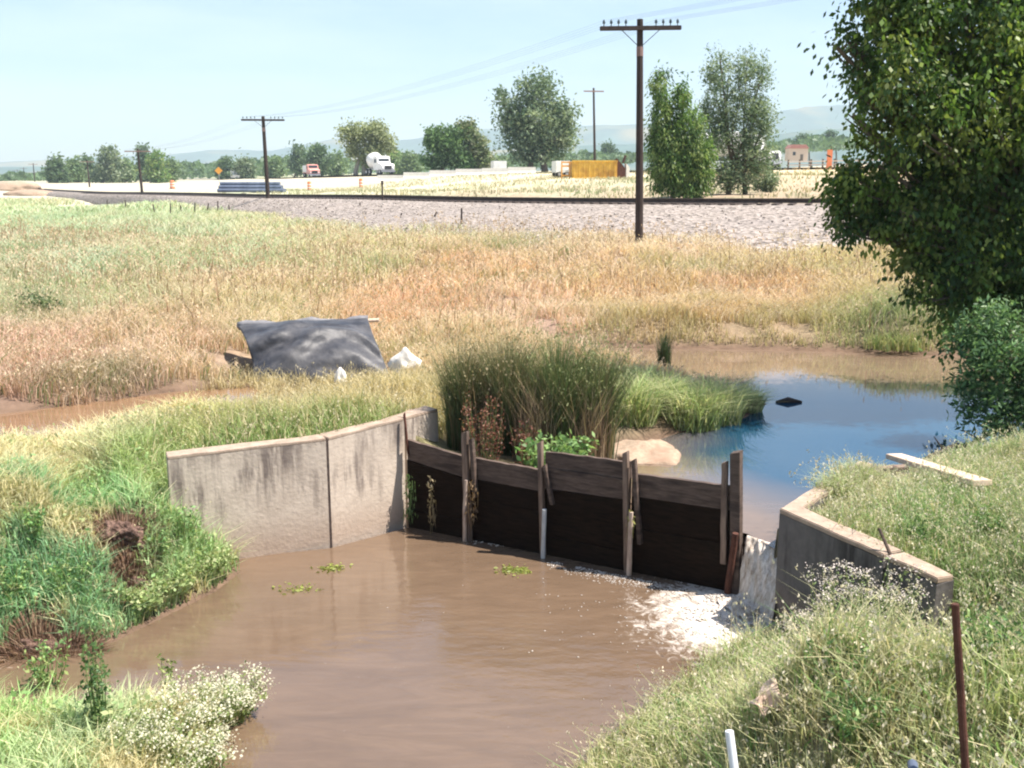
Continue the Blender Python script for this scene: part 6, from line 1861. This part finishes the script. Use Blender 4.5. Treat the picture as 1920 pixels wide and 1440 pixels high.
# small white van far left and trailers
t4 = on_road(452, 300, 0, 'white_van', 'tiny white van on the highway left of the second pole', 'van', None)
mb = MB(); mb.extr([(-2.4, 0.4), (2.2, 0.4), (2.3, 1.2), (1.3, 1.5), (0.8, 2.5), (-2.4, 2.5)], 2.0, Matrix.Identity(4)); mb.build('body', M_WHITE, t4, bevel=0.08)
mb = MB()
for s_ in (-1, 1): mb.box((0.4, s_ * 1.005, 1.9), (0.9, 0.02, 0.55))
mb.build('window', M_GLASS, t4)
for x_ in (-1.6, 1.4):
    for y_ in (-0.9, 0.9): wheel(t4, x_, y_, 0.36, 0.2)
def white_block(px, py, dist, w, h, label):
    p = PY(px, py, dist); z = Hs(p.x, dist)
    root = tag(empty('box_trailer', (p.x, dist, z), 0.2), label, 'trailer')
    mb = MB(); mb.box((0, 0, 0.5 + h / 2), (w, 1.8, h), bev=0.04); mb.build('body', M_WHITE, root)
    for x_ in (-w / 4, w / 4):
        for y_ in (-0.8, 0.8): wheel(root, x_, y_, 0.34, 0.2)
    mb = MB(); mb.tube([(w / 2, 0, 0.5), (w / 2 + 1.0, 0, 0.45)], 0.05, 6); mb.build('hitch', M_DARK, root)
white_block(935, 318, 128, 1.7, 1.1, 'small white box trailer between the close pair and the large tree')
white_block(1052, 322, 108, 1.6, 1.2, 'small white box trailer left of the yellow container')

# ------------------------------------------------------------------ yellow container with rusty end
def container():
    x = (1112 - 960) / FPX * 100; z = min(Hs(x, 100), EYE - 6 / FPX * 100 + 0.2); z = Hs(x, 100)
    root = tag(empty('yellow_container', (x - 0.15, 100, z), 0.05), 'ribbed yellow steel container behind the rails', 'container')
    mb = MB()
    w, h, d = 4.3, 1.55, 2.0
    for c, s_ in (((0, -d / 2, h / 2 + 0.15), (w, 0.06, h)), ((0, d / 2, h / 2 + 0.15), (w, 0.06, h)), ((-w / 2, 0, h / 2 + 0.15), (0.06, d, h)), ((w / 2, 0, h / 2 + 0.15), (0.06, d, h)), ((0, 0, 0.2), (w, d, 0.06))):
        mb.box(c, s_)
    mb.build('body', M_YELLOW, root)
    for k in range(9):
        mb = MB(); mb.box((-w / 2 + 0.2 + k * (w - 0.4) / 8, -d / 2 - 0.075, h / 2 + 0.15), (0.11, 0.09, h - 0.06)); mb.build('rib', M_YELLOW, root)
    for zz in (h + 0.17, 0.16):
        mb = MB(); mb.box((0, -d / 2 - 0.08, zz), (w + 0.1, 0.14, 0.12)); mb.build('edge_rail', M_YELLOW, root)
    # open rack at the left end
    root2 = tag(empty('orange_rack', (x - 2.85, 100, z), 0.05), 'short orange and white rack at the left end of the yellow container', 'rack')
    for s_ in (-0.38, 0.38):
        mb = MB(); mb.box((s_, 0, 0.85), (0.09, 0.5, 1.7)); mb.build('upright', M_SIGN, root2)
    for zz in (0.35, 0.8, 1.25, 1.62):
        mb = MB(); mb.box((0, 0, zz), (0.67, 0.44, 0.14)); mb.build('shelf', M_WHITE if zz in (0.8,) else M_SIGN, root2)
    # rusty auger end at the right
    root3 = tag(empty('rusty_hopper', (x + 2.55, 100, z), 0.05), 'dark rusty hopper with pale chute right of the yellow container', 'hopper')
    mb = MB(); mb.prism([(-0.5, -0.6), (0.35, -0.6), (0.35, 0.6), (-0.5, 0.6)], 0.0, [2.0, 1.0, 1.0, 2.0]); mb.build('body', M_RUST, root3, bevel=0.03)
    mb = MB(); mb.box((0.28, 0, 1.9), (0.16, 0.5, 0.75), rot=(0, R(20), 0)); mb.build('lever', M_RUST, root3)
    mb = MB(); mb.prism([(0.40, -0.5), (0.75, -0.5), (0.75, 0.5), (0.40, 0.5)], 0.05, [1.5, 1.15, 1.15, 1.5]); mb.build('chute', M_SACK, root3, bevel=0.03)
container()

# ------------------------------------------------------------------ blue grey pipes beyond the track
def pipes():
    d_ = 104.0
    x0, x1 = (421 - 960) / FPX * d_, (541 - 960) / FPX * d_
    xc = (x0 + x1) / 2; L_ = x1 - x0
    gz = Hs(xc, d_)
    need = EYE + (330 - 361) / FPX * d_
    r_ = 0.19; n = 0
    for row in range(3):
        for k in range(4 - row):
            mb = MB(); yy = (k - (3 - row) / 2) * 2 * r_ * 1.02
            mb.tube([(-L_ / 2 + 0.10 * row, 0, 0), (L_ / 2 - 0.22 * row, 0, 0)], r_, 16)
            o = mb.build('culvert_pipe', M_PIPE, smooth_=False)
            o.location = (xc, d_ + yy, gz + r_ + row * r_ * 1.74); o.rotation_euler = (0, 0, 0.02)
            tag(o, ['blue grey pipe in the bottom layer of the stack beyond the rails', 'blue grey pipe in the middle layer of the stack beyond the rails', 'blue grey pipe in the top layer of the stack beyond the rails'][row], 'pipe',
                ['bottom pipes of the stack', 'middle pipes of the stack', 'top pipes of the stack'][row])
pipes()

# ------------------------------------------------------------------ roadworks: barriers, signs, drums
def barrier(px, dist, label, mat=M_KRAIL, L_=3.4, h=0.8):
    x = (px - 960) / FPX * dist; z = Hs(x, dist)
    mb = MB(); mb.extr([(-0.3, 0), (0.3, 0), (0.27, 0.15), (0.12, 0.32), (0.09, h), (-0.09, h), (-0.12, 0.32), (-0.27, 0.15)], L_, Matrix.Rotation(R(97), 4, 'Z'))
    o = mb.build('concrete_barrier', mat, bevel=0.01); o.location = (x, dist, z)
    tag(o, label, 'barrier', 'concrete barriers along the roadworks')
ords = ['', 'first', 'second', 'third', 'fourth', 'fifth', 'sixth', 'seventh', 'eighth']
for k in range(7):
    if k: barrier(690 + k * 48, 128 - k * 0.6, 'pale concrete roadworks barrier, %s from the left in its row' % ords[k])
def drum(px, py, dist, h, r_, label, mat=M_ORANGE):
    x = (px - 960) / FPX * dist; z = Hs(x, dist)
    root = tag(empty('traffic_drum', (x, dist, z)), label, 'traffic drum', None)
    n = 5
    mb = MB(); mb.tube([(0, 0, 0), (0, 0, 0.08)], r_ * 1.3, 14); mb.build('base', M_DARK, root)
    mb = MB(); mb.tube([(0, 0, 0.08), (0, 0, h * 0.5), (0, 0, h * 0.97), (0, 0, h)], [r_, r_ * 0.94, r_ * 0.85, r_ * 0.5], 14); mb.build('body', mat, root)
    for q in (0.35, 0.65):
        mb = MB(); mb.tube([(0, 0, h * (q - 0.05)), (0, 0, h * (q + 0.05))], r_ * (1.0 - 0.12 * q) + 0.012, 14); mb.build('white_band', M_WHITE, root)
drum(587, 350, 118, 1.05, 0.24, 'orange traffic drum in front of the red truck')
drum(682, 350, 122, 1.1, 0.24, 'orange traffic drum left of the concrete barriers')
drum(335, 345, 150, 1.2, 0.35, 'orange traffic drum far left near the wood')
# tall orange panel on the right
x = (1541 - 960) / FPX * 96; z = Hs(x, 96)
root = tag(empty('orange_marker', (x, 96, z)), 'tall orange red channel marker beside the highway on the right', 'marker')
mb = MB(); mb.box((0, 0, 0.04), (0.8, 0.5, 0.08)); mb.build('base', M_DARK, root)
mb = MB(); mb.box((0, 0, 0.95), (0.5, 0.12, 1.7), bev=0.03); mb.build('panel', M_ORANGE, root)
mb = MB(); mb.tube([(0.1, 0, 1.8), (0.1, 0, 2.1)], 0.04, 8); mb.build('post', M_RUST, root)
# diamond sign left
x = (422 - 960) / FPX * 190; z = Hs(x, 190)
root = tag(empty('warning_sign', (x, 190, z)), 'orange diamond warning sign above the pipe stack', 'sign')
mb = MB(); mb.tube([(0, 0, 0), (0, 0, 2.3)], 0.05, 7); mb.build('post', M_CHROME, root)
mb = MB(); mb.box((0, -0.08, 2.2), (1.0, 0.03, 1.0), rot=(0, R(45), 0)); mb.build('panel', M_SIGN, root)
# wooden guard rail posts on the right embankment
gr_ = [(1468, 268), (1497, 270), (1516, 272), (1531, 272), (1546, 270), (1564, 268), (1584, 266), (1604, 265)]
x0, x1 = (1466 - 960) / FPX * 118, (1640 - 960) / FPX * 112
root = tag(empty('guard_rail', (x0, 118, Hs(x0, 118))), 'low wooden post and rail fence along the far road bank', 'guard rail')
n = 9
for k in range(n):
    t = k / (n - 1); x = x0 + (x1 - x0) * t; y = 118 - 6 * t; z = Hs(x, y)
    mb = MB(); mb.box((x - x0, y - 118, z - root.location.z + 0.55), (0.16, 0.16, 1.3)); mb.build('post', M_BARK, root)
for zz in (0.95, 0.6):
    mb = MB()
    pts = []
    for k in range(n):
        t = k / (n - 1); x = x0 + (x1 - x0) * t; y = 118 - 6 * t - 0.12; pts.append(Vector((x - x0, y - 118, Hs(x, y + 0.12) - root.location.z + zz)))
    mb.tube(pts, 0.055, 6); mb.build('rail', M_PLANK, root)
# red roofed house under the hill
x = (1480 - 960) / FPX * 330; zz = EYE + (330 - 272) / FPX * 330
root = tag(empty('farm_house', (x, 330, zz - 5.4)), 'small red roofed house under the hill on the right', 'house')
mb = MB(); mb.box((0, 0, 1.9), (6, 5, 3.8)); w_ = mb.build('wall', M_PLANK, root)
mb = MB(); mb.extr([(-3.2, 3.83), (3.2, 3.83), (2.2, 5.0), (-2.2, 5.0)], 5.6, Matrix.Identity(4)); mb.build('roof', M_ROOF, root)
mb = MB(); mb.box((-1.4, -2.53, 2.2), (0.9, 0.05, 1.1)); mb.build('window', M_GLASS, root)
mb = MB(); mb.box((1.0, -2.53, 1.0), (0.9, 0.05, 2.0)); mb.build('door', M_BARK, root)
# low dirt piles far left
for k, (px, py, d_, w_, h_, lab) in enumerate([(40, 352, 190, 6, 1.6, 'low pale dirt pile at the far left edge'), (75, 356, 170, 4.5, 1.0, 'smaller dirt pile right of the one at the left edge')]):
    x = (px - 960) / FPX * d_; z = Hs(x, d_)
    bm = bmesh.new(); bmesh.ops.create_icosphere(bm, subdivisions=4, radius=1)
    co = np.array([v.co for v in bm.verts]); d = vnoise(co[:, 0] + k, co[:, 1], co[:, 2], scale=0.7, s=6, octv=4)
    for v, q in zip(bm.verts, d): v.co = Vector((v.co.x * w_, v.co.y * w_ * 0.6, v.co.z * h_)) * (0.65 + 0.6 * q)
    me = bpy.data.meshes.new('dirt_pile'); bm.to_mesh(me); bm.free(); me.materials.append(M_SAND); me.shade_smooth()
    o = bpy.data.objects.new('dirt_pile', me); COL.objects.link(o); o.location = (x, d_, z); tag(o, lab, 'dirt pile')
# dark bush in the left meadow
g = RG(70, 600, 10)
tree('meadow_bush', (g.x, g.y, g.z), [((g.x, g.y, g.z + 0.28), (0.42, 0.4, 0.30)), ((g.x + 0.3, g.y, g.z + 0.2), (0.28, 0.3, 0.2))], 1600, 0.06, [(0.14, 0.19, 0.09), (0.22, 0.26, 0.14)], 'small dark green bush in the meadow at the left edge', cat='bush', trunk_r=0.02, cl_r=0.12, per=16, seed=60, fork=0.1)
